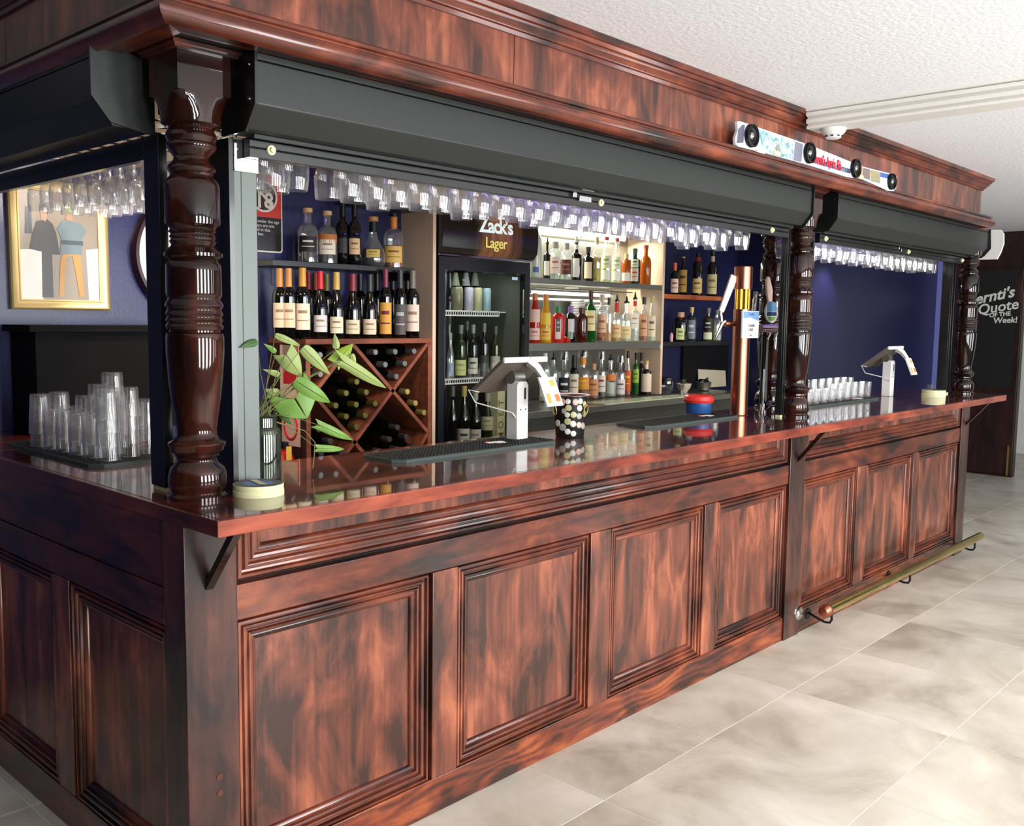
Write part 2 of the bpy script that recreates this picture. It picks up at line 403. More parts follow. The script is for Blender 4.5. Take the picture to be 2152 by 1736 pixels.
struct('trim_1', MB().box(10.915, 10.93, 3.69, 3.8, 0, 2.5), M['blue_wall_lit'])
wf = struct('wall_far', MB().box(10.93, 11.03, 2.93, 3.8, 0, ZC).box(10.93, 11.03, -2.15, 2.93, 2.2, ZC), M['wood_door'])
struct('wall_left_shade', MB().box(-1.5, -1.4, -2.15, 4.17, 0, ZC), M['shade_wall'])  # unseen wall, set close and dark to shade the bar's left side
struct('wall_end', MB().box(13.1, 13.2, -2.15, 4.8, 0, ZC), M['white_paint'])
struct('baseboard_end', MB().box(13.08, 13.1, -2.15, 4.8, 0, .12), M['white_paint'])
fw = MB(); xs = -1.5
for a, b in WIN:
    fw.box(xs, a, -2.25, -2.15, 0, ZC); fw.box(a, b, -2.25, -2.15, 0, .6); fw.box(a, b, -2.25, -2.15, 2.47, ZC); xs = b
fw.box(xs, 13.2, -2.25, -2.15, 0, ZC)
struct('wall_front', fw, M['taupe_wall'])
for i, (a, b) in enumerate(WIN):
    k = MB().box(a, a+.03, -2.18, -2.125, .6, 2.47).box(b-.03, b, -2.18, -2.125, .6, 2.47).box(a, b, -2.18, -2.125, .6, .64).box(a, b, -2.18, -2.125, 2.44, 2.47)
    struct('window_%d' % (i+1), k, M['white_paint'])
# boxed beam with stepped mouldings running out from the canopy
bp = [(4.34, 2.49), (4.21, 2.49), (4.21, 2.502), (4.222, 2.505), (4.222, 2.512), (4.205, 2.515), (4.205, 2.532), (4.218, 2.536), (4.218, 2.543), (4.2, 2.547), (4.2, 2.562), (4.212, 2.566), (4.195, 2.57), (4.195, 2.5799), (4.34, 2.5799)]
struct('trim_2', MB().prism('y', bp, -2.14, 2.088), M['white_paint'])
# blackboard and its door in the far wall
dr = thing('blackboard_door', 'black chalkboard panel door with handwritten quote heading, at the far end past the bar', 'door', (10.9, 3.17, 0))
put('door_leaf', MB().box(10.895, 10.925, 2.935, 3.42, .03, 2.2), M['wood_door'], dr)
put('chalkboard', MB().box(10.885, 10.8948, 2.99, 3.46, .95, 2.18), M['blackboard'], dr)
put('push_bar', MB().box(10.875, 10.894, 2.955, 2.975, .02, .34), M['brass'], dr, label='brass edge strip')
cb = [('Bernti\'s', .155, 3.245, 1.90, 12, .35, .004), ('Quote', .15, 3.16, 1.79, 10, .2, .0025), ('OF THE', .062, 3.13, 1.715, 6, 0, .002), ('Week!', .085, 3.075, 1.655, 3, .1, .002)]
for s_, sz, yy, zz, an, sh, bo in cb:
    a = math.radians(an)
    text(s_, sz, (10.88, yy, zz), (0, -math.cos(a), math.sin(a)), (0, math.sin(a), math.cos(a)), M['chalk'], dr, 'chalk_writing', shear=sh, bold=bo)
# ================================================================ bar counter
XL, YF = 1.147, 2.184
bar = thing('bar_counter', 'long panelled mahogany-stained timber bar front wrapping round the near corner', 'bar counter', (XL, YF, 0))
car = MB().box(1.183, 7.0, 2.2195, 2.66, .02, 1.076).box(1.183, 1.74, 2.66, 4.168, .02, 1.076)
put('carcass', car, M['shadow_gap'], bar)
O1 = [(1.297, 1.99), (2.10, 2.795), (2.92, 3.60), (3.71, 4.368)]
O2 = [(4.54, 5.205), (5.33, 6.04), (6.12, 6.87)]
OL = [(2.27, 2.885), (3.0, 3.60), (3.715, 4.165)]
PRF0 = [(0, -.016), (0, .008), (.004, .017), (.010, .018), (.013, .007), (.017, .006), (.020, .014), (.025, .015), (.029, .012), (.031, .004), (.035, .004), (.038, .010), (.043, .009), (.046, .001), (.050, .001), (.053, .004), (.058, .002), (.063, -.004), (.064, -.016)]
PRF = [(i*1.06, (o-.018) if o > -.01 else -.032) for i, o in PRF0]
WV, WH, WY = M['wood_v'], M['wood_h'], M['wood_y']
def panel_unit(a, b, z0, z1, side):
    """one moulded frame round one recessed panel between a and b"""
    gap = .013
    if side == 'F':
        pl = MB().box(a+.05, b-.05, YF+.026, YF+.033, z0+.05, z1-.05); Mx = FY; pr = [(i, YF-o) for i, o in PRF]
    else:
        pl = MB().box(XL+.026, XL+.033, a+.05, b-.05, z0+.05, z1-.05); Mx = FX; pr = [(i, XL-o) for i, o in PRF]
    put('panel', pl, WV, bar)
    b2 = b-gap
    # four mitred mouldings, grain along each
    P = [(a, z0), (b2, z0), (b2, z1), (a, z1)]
    for k in range(4):
        q = [P[k-1], P[k], P[(k+1) % 4], P[(k+2) % 4]]
        seg = MB(); n = len(pr)
        full = MB().sweep(P, pr, Mx, closed=True)
        i, j = k, (k+1) % 4
        vs = full.v[i*n:(i+1)*n]+full.v[j*n:(j+1)*n]
        seg.add(vs, [(t, n+t, n+t+1, t+1) for t in range(n-1)]+[tuple(range(n)), tuple(range(2*n-1, n-1, -1))])
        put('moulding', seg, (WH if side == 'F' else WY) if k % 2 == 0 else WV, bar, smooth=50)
for a, b in O1+O2: panel_unit(a, b, .12, .80, 'F')
for a, b in OL: panel_unit(a, b, .12, .80, 'L')
def board(name, x0, x1, y0, y1, z0, z1, mt, par=None, bev=.0025, label=None):
    return put(name, MB().box(x0, x1, y0, y1, z0, z1), mt, par or bar, bevel=bev, label=label)
for a, b in [(1.99, 2.10), (2.795, 2.92), (3.60, 3.71), (5.205, 5.33), (6.04, 6.12)]:
    board('stile', a, b, YF, YF+.034, .118, .80, WV)
for a, b in [(1.147, 1.295), (4.37, 4.53), (6.875, 7.03)]:
    board('post', a, b, YF-.008, YF+.1, 0, 1.076, M['wood_post'])
for a, b in [(1.295, 4.37), (4.53, 6.875)]:
    board('baseboard', a, b, YF, YF+.034, 0, .118, M['wood_pine'])
    board('rail', a, b, YF, YF+.034, .802, .898, WH)
    # long frieze panel under the worktop
    put('frieze_panel', MB().box(a+.03, b-.03, YF+.026, YF+.033, .96, 1.076), WV, bar)
    pr = [(i*1.28, YF-o) for i, o in PRF]
    pth = [(b-.012, 1.076), (a+.004, 1.076), (a+.004, .908), (b-.012, .908), (b-.012, 1.076)]
    n = len(pr)
    full = MB().sweep([(a+.004, .908), (b-.012, .908), (b-.012, 1.30), (a+.004, 1.30)], pr, FY, closed=True)
    for k, (i, j) in enumerate([(3, 0), (0, 1), (1, 2)]):
        vs = full.v[i*n:(i+1)*n]+full.v[j*n:(j+1)*n]
        vs = [(x, y, min(z, 1.076)) for x, y, z in vs]
        seg = MB().add(vs, [(t, n+t, n+t+1, t+1) for t in range(n-1)])
        put('moulding', seg, WH if k == 1 else WV, bar, smooth=50)
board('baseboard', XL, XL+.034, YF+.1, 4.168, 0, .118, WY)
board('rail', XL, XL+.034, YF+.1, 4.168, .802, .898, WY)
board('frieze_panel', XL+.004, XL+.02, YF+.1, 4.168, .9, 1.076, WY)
for a, b in [(2.887, 3.0), (3.60, 3.715)]: board('stile', XL, XL+.034, a, b, .118, .80, WV)
board('end_panel', 7.0, 7.03, YF+.1, 2.66, 0, 1.076, WV)
for x in (1.215, 4.455, 6.962):
    k = MB().add([(x-.011, 2.175, .905), (x+.011, 2.175, .905), (x+.011, 2.175, .93), (x-.011, 2.175, .93), (x-.011, 2.03, 1.0765), (x+.011, 2.03, 1.0765), (x+.011, 2.055, 1.0765), (x-.011, 2.055, 1.0765)],
                 [(0, 1, 2, 3), (4, 5, 6, 7), (0, 1, 5, 4), (2, 3, 7, 6), (1, 2, 6, 5), (0, 3, 7, 4)])
    put('bracket', k, M['wood_dark'], bar)
for z in (.40, .355): put('plug', MB().lathe([(0, -.0095), (.009, -.0095), (.009, 0)], (1.235, YF, z), 10, 'y'), WH, bar)
ct = [(1.145, 2.008), (7.25, 2.008), (7.25, 2.72), (1.80, 2.72), (1.80, 4.168), (1.145, 4.168)]
tp = thing('countertop', 'highly polished dark timber worktop running the length of the bar', 'countertop', (1.145, 2.008, 1.0765))
cti = [(1.165, 2.028), (7.23, 2.028), (7.23, 2.72), (1.80, 2.72), (1.80, 4.168), (1.165, 4.168)]
put('top_board', MB().prism('z', cti, 1.0765, 1.117), M['wood_top'], tp, smooth=0)
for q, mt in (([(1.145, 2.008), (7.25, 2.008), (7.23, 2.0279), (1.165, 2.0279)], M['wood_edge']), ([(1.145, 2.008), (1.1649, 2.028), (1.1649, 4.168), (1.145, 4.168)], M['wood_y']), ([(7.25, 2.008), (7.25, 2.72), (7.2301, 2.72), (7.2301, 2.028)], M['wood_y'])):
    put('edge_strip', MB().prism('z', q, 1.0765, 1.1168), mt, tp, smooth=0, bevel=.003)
ZT = 1.1172
# ================================================================ canopy
can = thing('canopy', 'red-stained timber canopy with crown mouldings above the bar opening', 'canopy', (1.14, 2.15, 2.27))
FJ = [1.14, 2.298, 4.352, 5.468, 6.80, 6.91]
for a, b in zip(FJ, FJ[1:]): board('fascia_panel', a+.0015, b-.0015, 2.15, 2.165, 2.33, 2.52, WV, can, .001)
FJL = [2.152, 3.2, 4.168]
for a, b in zip(FJL, FJL[1:]): board('fascia_panel', 1.14, 1.155, a+.0015, b-.0015, 2.33, 2.52, WV, can, .001)
put('core', MB().box(1.158, 6.905, 2.167, 2.34, 2.272, 2.579).box(1.158, 1.34, 2.34, 4.168, 2.272, 2.579), M['shadow_gap'], can)
LOW = [(-.03, 2.266), (.040, 2.262), (.045, 2.256), (.052, 2.256), (.060, 2.262), (.072, 2.272), (.077, 2.286), (.073, 2.299), (.062, 2.306), (.054, 2.307), (.054, 2.313), (.060, 2.317), (.060, 2.326), (.050, 2.333), (.030, 2.337), (.012, 2.346), (-.004, 2.348)]
UPP = [(-.004, 2.500), (.010, 2.500), (.013, 2.512), (.022, 2.514), (.024, 2.523), (.036, 2.530), (.038, 2.541), (.046, 2.544), (.05, 2.556), (.060, 2.558), (.062, 2.579), (-.004, 2.579)]
pa = [(6.91, 2.5), (6.91, 2.15), (1.14, 2.15), (1.14, 4.168)]
def crown(name, prof, mats):
    n = len(prof); full = MB().sweep(pa, [(o, z) for o, z in prof], FZ)
    for k in range(3):
        vs = full.v[k*n:(k+2)*n]
        put(name, MB().add(vs, [(t, n+t, n+t+1, t+1) for t in range(n-1)]), mats[k], can, smooth=50)
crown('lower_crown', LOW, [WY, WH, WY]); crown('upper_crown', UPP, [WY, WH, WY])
put('soffit', MB().box(1.34, 6.9, 2.34, 3.0, 2.235, 2.26).box(1.34, 1.98, 3.0, 4.168, 2.235, 2.26).box(1.34, 6.9, 2.975, 3.0, 2.26, 2.579).box(1.955, 1.98, 3.0, 4.168, 2.26, 2.579), M['cream'], can)
put('backing_board', MB().box(1.34, 6.9, 2.338, 2.3395, 2.14, 2.235), M['black'], can)
# ================================================================ turned columns
CP = [(1043, 0), (1043, 60), (1036, 60), (1033, 56), (1030, 53), (1026, 53), (1020, 56), (1010, 58), (998, 58), (985, 56), (975, 52), (966, 43), (960, 40), (955, 41), (952, 44), (946, 44), (943, 50), (938, 54), (932, 54), (928, 57), (922, 57), (918, 52), (915, 47), (908, 41), (895, 40), (870, 43), (830, 49), (780, 54), (730, 57), (700, 57), (691, 55), (688, 50), (684, 50), (682, 55), (676, 57), (670, 53), (668, 53), (663, 57), (658, 53), (656, 53), (650, 57), (643, 53), (640, 53), (634, 57), (627, 56), (620, 51), (617, 51), (613, 54), (605, 54.5), (560, 54), (548, 54), (542, 50), (538, 48), (535, 52), (530, 57), (523, 57), (518, 52), (512, 46), (507, 42), (503, 44), (499, 46), (495, 43), (493, 43), (489, 46), (485, 43), (483, 43), (479, 47), (474, 44), (470, 46), (464, 53), (456, 54), (448, 53.5), (385, 53.5), (376, 51), (369, 46), (363, 41), (359, 41), (355, 45), (350, 47), (344, 45), (339, 40), (333, 35), (326, 34), (322, 37), (318, 40), (313, 44), (306, 48), (300, 48), (296, 45), (292, 47), (285, 50), (278, 48), (270, 43), (258, 46), (250, 52)]
prof = [(r/770., (1043-y)*.001235) for y, r in CP]
zt = prof[-1][1]
colmesh = MB().lathe(prof, (0, 0, 0), 40).mesh('shaft', M['wood_dark'], 40)
def block_mesh():
    b = MB(); n = 40; rows = []; hs = .073
    lv = [(zt-.02, .060), (zt-.012, .0735)] + [(zt-.012+.07*math.sin(t), .0735+.031*(1-math.cos(t))) for t in [math.pi/2*i/7 for i in range(1, 8)]] + [(zt+.155, .106)]
    for z, R in lv:
        r_ = []
        for i in range(n):
            a = 2*math.pi*(i+.5)/n-math.pi/n
            sq = hs/max(abs(math.cos(a)), abs(math.sin(a))); q = min(sq, R)
            r_.append((q*math.cos(a), q*math.sin(a), z))
        rows.append(r_)
    v = [p for r_ in rows for p in r_]; f = [(i*n+k, i*n+(k+1) % n, (i+1)*n+(k+1) % n, (i+1)*n+k) for i in range(len(rows)-1) for k in range(n)]
    f += [tuple(range(n)), tuple(range(len(v)-n, len(v)))]
    return b.add(v, f).mesh('square_block', M['wood_dark'], 25)
blockmesh = block_mesh()
capm = MB().box(-.085, .09, -.085, .09, zt+.155, zt+.163).box(-.092, .1, -.092, .1, zt+.163, zt+.1725).mesh('cap', M['wood_h'], 0)
def column(x, y, label, blk=True):
    t = thing('turned_column', label, 'column', (x, y, ZT), 'turned timber columns of the bar')
    put('shaft', colmesh, parent=t)
    if blk: put('square_block', blockmesh, parent=t); put('cap', capm, parent=t)
    return t
column(1.268, 2.32, 'large turned mahogany column on the near corner of the bar')
column(4.60, 2.285, 'turned column standing midway along the bar, between the two shutter openings')
column(7.13, 2.27, 'turned column at the far right end of the worktop')
column(4.97, 2.63, 'dark turned column on the inner edge of the worktop behind the beer taps')
# ================================================================ roller shutters
def shutter(x0, x1, label, grp='roller shutter housings over the bar'):
    t = thing('roller_shutter', label, 'roller shutter', (x0, 2.18, 2.02), grp)
    pr_ = [(2.18, 2.2455), (2.18, 2.138), (2.226, 2.08), (2.33, 2.08), (2.33, 2.2455)]
    put('hood', MB().prism('x', pr_, x0+.005, x1-.005), M['shutter'], t, smooth=0, bevel=.003)
    put('top_flange', MB().box(x0+.005, x1-.005, 2.182, 2.33, 2.2485, 2.2655), M['shutter'], t, bevel=.001)
    for x in (x0, x1):
        pp = [(2.170, 2.268), (2.170, 2.135), (2.218, 2.072), (2.335, 2.072), (2.335, 2.268)]
        e = put('end_plate', MB().prism('x', pp, x-.004, x+.004), M['black_alu'], t, smooth=0)
        for z in (2.235, 2.150):
            put('screw', MB().lathe([(0, 0), (.004, 0), (.0045, .002), (.0045, .004)], (x-.0075, 2.195, z), 10, 'x'), M['chrome'], e)
    put('bottom_rail', MB().prism('x', [(2.285, 2.022), (2.285, 2.046), (2.29, 2.048), (2.285, 2.05), (2.285, 2.068), (2.295, 2.074), (2.315, 2.074), (2.315, 2.022)], x0+.05, x1-.02), M['black_alu'], t, smooth=0, bevel=.0015)
    put('guide_lip', MB().box(x0+.05, x1-.02, 2.262, 2.27, 2.068, 2.08), M['shutter'], t, bevel=.0015)
    xm = x0+(x1-x0)*.445
    for xx in (x0+.115, xm+.18, x1-.2):
        put('rubber_stop', MB().lathe([(0, -.012), (.007, -.012), (.008, -.006), (.013, -.005), (.014, 0)], (xx, 2.285, 2.047), 14, 'y'), M['cream_pad'], t)
    put('latch', MB().box(xm, xm+.022, 2.272, 2.286, 2.05, 2.07).box(xm+.04, xm+.11, 2.274, 2.286, 2.040, 2.060), M['chrome'], t, bevel=.001)
    put('latch', MB().box(xm+.04, xm+.11, 2.262, 2.27, 2.078, 2.084), M['chrome'], t)
    return t
shutter(1.367, 4.49, 'long charcoal roller shutter housing above the main bar opening')
shutter(4.765, 7.22, 'shorter charcoal roller shutter housing above the far bar opening')
t = thing('roller_shutter', 'dark roller shutter housing over the left side opening, in shade', 'roller shutter', (1.085, 2.46, 2.02), 'roller shutter housings over the bar')
put('hood', MB().prism('y', [(1.085, 2.2455), (1.085, 2.138), (1.131, 2.08), (1.235, 2.08), (1.235, 2.2455)], 2.465, 4.166), M['shutter'], t, smooth=0, bevel=.003)
put('top_flange', MB().box(1.087, 1.235, 2.465, 4.166, 2.2485, 2.2655), M['shutter'], t)
put('end_plate', MB().prism('y', [(1.073, 2.268), (1.073, 2.148), (1.121, 2.088), (1.215, 2.072), (1.24, 2.072), (1.24, 2.268)], 2.456, 2.464), M['shutter'], t, smooth=0, label='charcoal end plate facing the room')
put('bottom_rail', MB().box(1.238, 1.262, 2.524, 4.166, 2.015, 2.0745), M['black_alu'], t, bevel=.002)
put('guide_lip', MB().box(1.205, 1.225, 2.47, 4.166, 2.0745, 2.0799), M['chrome'], t, label='bright metal strip')
ec = [atX(px, py, 7.24) for px, py in [(2084, 483), (2104, 483), (2110, 491), (2110, 512), (2104, 530), (2096, 545), (2050, 546), (2050, 541), (2069, 540), (2084, 523)]]
solo('shutter_end_cap', MB().prism('x', [(q.y, q.z) for q in ec], 7.227, 7.25), M['white'], 'white end cap on the far right tip of the shutter housing', 'end cap', smooth=0)
def track(x0, x1, y0, y1, label, mt='black_alu', grooves=True, face='F'):
    t = thing('shutter_track', label, 'shutter guide', ((x0+x1)/2, (y0+y1)/2, ZT), 'upright shutter guide channels')
    put('pad', MB().box(x0+.004, x1-.004, y0-.004, y1-.004, ZT, ZT+.012), M['cream_pad'], t)
    m_ = MB().box(x0, x1, y0, y1, ZT+.012, 2.075)
    if face == 'F': m_.box(x0, x0+.012, y0-.012, y0, ZT+.012, 2.07).box(x1-.012, x1, y0-.012, y0, ZT+.012, 2.07)
    put('channel', m_, M[mt], t, bevel=.0015)
    return t
tg = track(1.392, 1.462, 2.325, 2.35, 'silver grey shutter guide right of the near corner column', 'shutter_track', face='N')
put('side_flange', MB().box(1.376, 1.3915, 2.322, 2.42, ZT+.001, 2.07), M['black_alu'], tg)
put('seam', MB().box(1.413, 1.4145, 2.3242, 2.326, ZT+.012, 2.07), M['black'], tg)
put('top_fitting', MB().box(1.390, 1.464, 2.318, 2.3245, 1.985, 2.068), M['chrome'], tg, bevel=.001, label='pale metal fitting with two screws')
track(4.492, 4.524, 2.312, 2.336, 'black shutter guide left of the middle column')
track(4.735, 4.79, 2.315, 2.375, 'black shutter guide right of the middle column')
track(6.93, 6.99, 2.32, 2.38, 'black shutter guide left of the far right column')
track(1.238, 1.263, 2.44, 2.522, 'black shutter guide on the shaded side of the near corner column', face='N')
# ================================================================ foot rail
fr = thing('foot_rail', 'polished brass foot rail along the lower right of the bar front', 'foot rail', (4.6, 2.05, .04))
ry, rz = 2.055, .138
put('rail_tube', MB().tube([(4.60, ry, rz), (7.02, ry, rz)], .026, 16), M['brass'], fr)
put('end_ball', MB().lathe([(0, -.038), (.02, -.034), (.032, -.02), (.036, 0), (.033, .016), (.028, .024)], (4.585, ry, rz), 16, 'x'), M['copper'], fr)
for x in (4.65, 5.72, 6.9):
    h = put('hook', MB().tube([(x, 2.178, .085), (x, 2.14, .07), (x, 2.09, .055), (x, 2.062, .058), (x, 2.052, .075), (x, 2.054, .115)], .0065, 8), M['black'], fr)
    put('wall_plate', MB().lathe([(0, -.006), (.03, -.005), (.032, 0)], (x, YF, .08), 12, 'y'), M['black'], h)
put('flange', MB().lathe([(.0, -.012), (.012, -.012), (.036, -.006), (.038, 0)], (4.53, YF-.008, .11), 8, 'y'), M['chrome'], fr, label='dull metal wall flange')
# smoke alarm under the beam
sa = thing('smoke_alarm', 'round white smoke alarm under the ceiling beam', 'smoke alarm', (4.30, 1.99, 2.44))
put('housing', MB().lathe([(0, -.045), (.028, -.045), (.036, -.04), (.038, -.03), (.048, -.022), (.055, -.012), (.058, 0)], (4.28, 1.99, 2.4895), 24), M['white'], sa)
for k in range(8):
    a = k*math.pi/4+.3
    put('vent', MB().box(-.0008, .0008, -.007, .007, -.003, .003), M['black'], sa, local=True).matrix_local = Matrix.Translation((-.02+.0375*math.cos(a), .0375*math.sin(a), .0145)) @ Matrix.Rotation(a, 4, 'Z')
# ================================================================ back bar: rack, fridge, shelf unit, shelves
WB = 4.17
rk = thing('wine_rack', 'square wooden wine rack with diamond compartments below the red wine bottles', 'wine rack', (3.08, 4.0, .6))
RX0, RX1, RY0, RY1, RZ0, RZ1 = 2.675, 3.49, 3.845, 4.165, .66, 1.492
T = .026
def rbox(n, *a, mt='wood_rack', lb=None): return put(n, MB().box(*a), M[mt], rk, bevel=.0015, label=lb)
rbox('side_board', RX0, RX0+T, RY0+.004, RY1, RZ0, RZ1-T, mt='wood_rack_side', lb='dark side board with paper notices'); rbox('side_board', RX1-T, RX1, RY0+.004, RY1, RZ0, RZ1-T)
rbox('front_edge', RX0, RX0+T, RY0, RY0+.004, RZ0, RZ1-T)
rbox('top_board', RX0, RX1, RY0, RY1, RZ1-T, RZ1); rbox('bottom_board', RX0, RX1, RY0, RY1, RZ0, RZ0+T)
rbox('back_board', RX0+T, RX1-T, RY1-.01, RY1, RZ0+T, RZ1-T, mt='black')
def slat(p, q, dy=0):
    (x0, z0), (x1, z1) = p, q; d = Vector((x1-x0, z1-z0)).normalized()*.0095; n = Vector((-d.y, d.x))
    pts = [(x0+n.x, z0+n.y), (x1+n.x, z1+n.y), (x1-n.x, z1-n.y), (x0-n.x, z0-n.y)]
    put('diagonal_slat', MB().prism('y', pts, RY0+.004+dy, RY1-.012), M['wood_rack'], rk, smooth=0)
xa, xb, za, zb = RX0+T, RX1-T, RZ0+T, RZ1-T
A_, B_, C_, D_ = (2.955, zb), (xb, .93), (2.955, .99), (xb, zb)
slat((2.957, zb), (xb-.0, .985)); slat((xb, zb), (2.70, .70)); slat((2.95, zb-.005), (xa, 1.205)); slat((xa, 1.245), (3.17, .76)); slat((xb, .975), (3.33, .80)); 
# bottles lying in the rack
def horizontal_bottle_proto():
    t = thing('wine_bottle', 'x', 'bottle', (0, 0, 0))
    b = MB().lathe([(0, .29), (.036, .29), (.038, .285), (.038, .12), (.034, .10), (.0155, .07), (.0145, 0), (0, 0)], seg=18, axis='y')
    put('bottle_body', b, M['wine'], t, local=True)
    return t
hb = horizontal_bottle_proto()
foil = {k: plain('foil_'+k, c, .35, .5) for k, c in dict(gold=(176, 160, 96), silver=(112, 112, 112), red=(150, 30, 34), grey=(74, 74, 74), olive=(96, 92, 40)).items()}
capm_h = {k: MB().lathe([(0, -.004), (.0135, -.004), (.0155, -.002), (.0165, .055), (.0155, .056)], seg=16, axis='y').mesh('capsule', foil[k]) for k in foil}
TOPC, CEN, RGT, LOR, UPL, LOL = ('top compartment of the rack', 'central diamond of the rack', 'right compartment of the rack', 'lower right compartment of the rack', 'upper left compartment of the rack', 'lower left compartment of the rack')
HB = [(TOPC, 'silver', 'silver-capped', [(785, 740, 'left of the top row in the'), (826, 739, 'middle of the top row in the'), (867, 738, 'right of the top row in the'), (805, 766, 'left of the second row in the'), (847, 764, 'right of the second row in the'), (829, 791, 'lowest in the')]),
      (CEN, 'olive', 'olive-capped', [(745, 802, 'topmost in the'), (724, 826, 'left of the second row in the'), (765, 824, 'right of the second row in the'), (702, 852, 'left of the middle row in the'), (744, 850, 'centre of the middle row in the'), (784, 848, 'right of the middle row in the'), (724, 875, 'left of the fourth row in the'), (765, 873, 'right of the fourth row in the'), (745, 897, 'lowest in the')]),
      (RGT, 'gold', 'gold-capped', [(852, 823, 'uppermost in the'), (870, 847, 'second down in the'), (889, 867, 'lowest in the')]),
      (LOR, 'grey', 'grey-capped', [(832, 898, 'topmost in the'), (815, 923, 'left of the second row in the'), (852, 918, 'right of the second row in the'), (795, 948, 'left of the bottom row in the'), (833, 944, 'middle of the bottom row in the'), (868, 940, 'right of the bottom row in the')]),
      (UPL, 'silver', 'silver-capped', [(668, 746, 'upper left one in the'), (700, 744, 'upper right one in the'), (669, 786, 'lower one in the')]),
      (LOL, 'grey', 'grey-capped', [(667, 902, 'topmost in the'), (690, 927, 'second down in the'), (672, 953, 'bottom left in the'), (714, 950, 'bottom right in the')])]
first = True
for comp, fo, adj, pts in HB:
    for px, py, where in pts:
        p = atY(px, py, RY0+.03)
        o = hb if first else dup(hb, (0, 0, 0)); first = False
        o.location = (p.x, RY0+.012+random.uniform(0, .01), p.z)
        tag(o, adj+' bottle lying '+where+' '+comp, 'bottle', 'wine bottles lying in the wine rack')
        for c_ in list(o.children):
            if c_.name.startswith('capsule'): bpy.data.objects.remove(c_)
        put('capsule', capm_h[fo], parent=o)
# notices on the side of the rack
nt_ = thing('safety_notice', 'paper notices with red print on the dark side of the wine rack', 'notice', (2.67, 4.0, 1.0))
put('sheet', MB().box(2.6715, 2.6735, 3.90, 4.06, 1.20, 1.46), flat((226, 196, 160)), nt_)
put('sheet', MB().box(2.6715, 2.6735, 3.895, 4.05, .965, 1.15), flat((226, 190, 165)), nt_)
put('red_print', MB().box(2.6695, 2.6714, 3.905, 3.912, 1.22, 1.455).box(2.6695, 2.6714, 3.92, 4.03, 1.27, 1.345), flat((196, 30, 28)), nt_)
put('red_print', MB().tube([(2.6705, 3.97+.055*math.cos(a), 1.06+.062*math.sin(a)) for a in [i*math.pi/12 for i in range(25)]], .006, 6), flat((196, 30, 28)), nt_)

fx = thing('fire_extinguisher', 'small red fire extinguisher with yellow tag beside the wine rack', 'fire extinguisher', (2.50, 3.90, .70))
put('cylinder', MB().lathe([(0, .70), (.055, .70), (.06, .72), (.06, .955), (.045, .99), (.02, 1.005), (.02, 1.02), (0, 1.02)], (2.595, 3.93, 0), 20), M['red'], fx)
put('valve', MB().box(2.58, 2.61, 3.90, 3.95, 1.02, 1.05), M['black'], fx)
put('tag', MB().box(2.572, 2.602, 3.864, 3.866, .96, 1.035), flat((214, 170, 60)), fx)
fx.location.z -= .055
# overhead cream box, cream fridge side panel, black corner shelf
solo('overhead_box', MB().box(3.30, 4.37, 3.93, 4.168, 2.215, 2.57), M['cream'], 'cream boxed-in bulkhead above the tall drinks fridge', 'bulkhead', bevel=.002)
solo('side_panel', MB().box(3.542, 3.566, 3.90, 4.168, .02, 2.205), M['cream'], 'tall pale cream panel between the wine shelves and the fridge', 'panel', bevel=.001)
cs = thing('corner_shelf', 'short black shelf high on the blue wall left of the cream panel', 'shelf', (3.3, 4.0, 2.18))
put('board', MB().prism('z', [(3.12, 4.165), (3.12, 4.06), (3.30, 3.935), (3.54, 3.935), (3.54, 4.165)], 2.18, 2.2), M['black_shelf'], cs)
put('catch', MB().box(3.13, 3.155, 4.055, 4.08, 2.18, 2.205), M['chrome'], cs)
bs = thing('wall_shelf', 'black gloss shelf on the blue wall above the red wine bottles', 'shelf', (3.0, 4.05, 1.85))
put('board', MB().box(2.55, 3.435, 3.93, 4.165, 1.838, 1.866), M['black_shelf'], bs, bevel=.002)
put('end_piece', MB().box(3.405, 3.435, 3.93, 4.165, 1.80, 1.8375), M['black_shelf'], bs)
for x in (2.72, 2.86, 3.3): put('shelf_bracket', MB().tube([(x, 4.13, 1.838), (x, 4.13, 1.76), (x+.03, 4.15, 1.75), (x+.03, 4.15, 1.838)], .004, 6), M['black'], bs)
# drinks fridge
fg = thing('drinks_fridge', 'tall black glass-door drinks fridge with lit lager header', 'fridge', (3.95, 4.2, .02))
FX0, FX1, FY0, FY1 = 3.575, 4.335, 3.925, 4.70
fb = MB().box(FX0, FX0+.035, FY0, FY1, .02, 1.94).box(FX1-.035, FX1, FY0, FY1, .02, 1.94).box(FX0, FX1, FY1-.03, FY1, .02, 1.94).box(FX0+.035, FX1-.035, FY0, FY1-.03, 1.90, 1.94).box(FX0+.035, FX1-.035, FY0, FY1-.03, .02, .5)
put('cabinet', fb, M['black'], fg, smooth=0)
put('liner', MB().box(FX0+.036, FX1-.036, FY1-.04, FY1-.031, .5, 1.89).box(FX0+.036, FX0+.04, FY0+.02, FY1-.04, .5, 1.89).box(FX1-.04, FX1-.036, FY0+.02, FY1-.04, .5, 1.89), flat((92, 94, 84)), fg, smooth=0)
hp = [(3.96+.0, 1.975)] 
hdp = [(FY1-.3, 1.955), (FY0-.035, 1.955), (FY0-.062, 1.99), (FY0-.07, 2.06), (FY0-.068, 2.12), (FY0-.052, 2.18), (FY0-.02, 2.205), (FY1-.3, 2.205)]
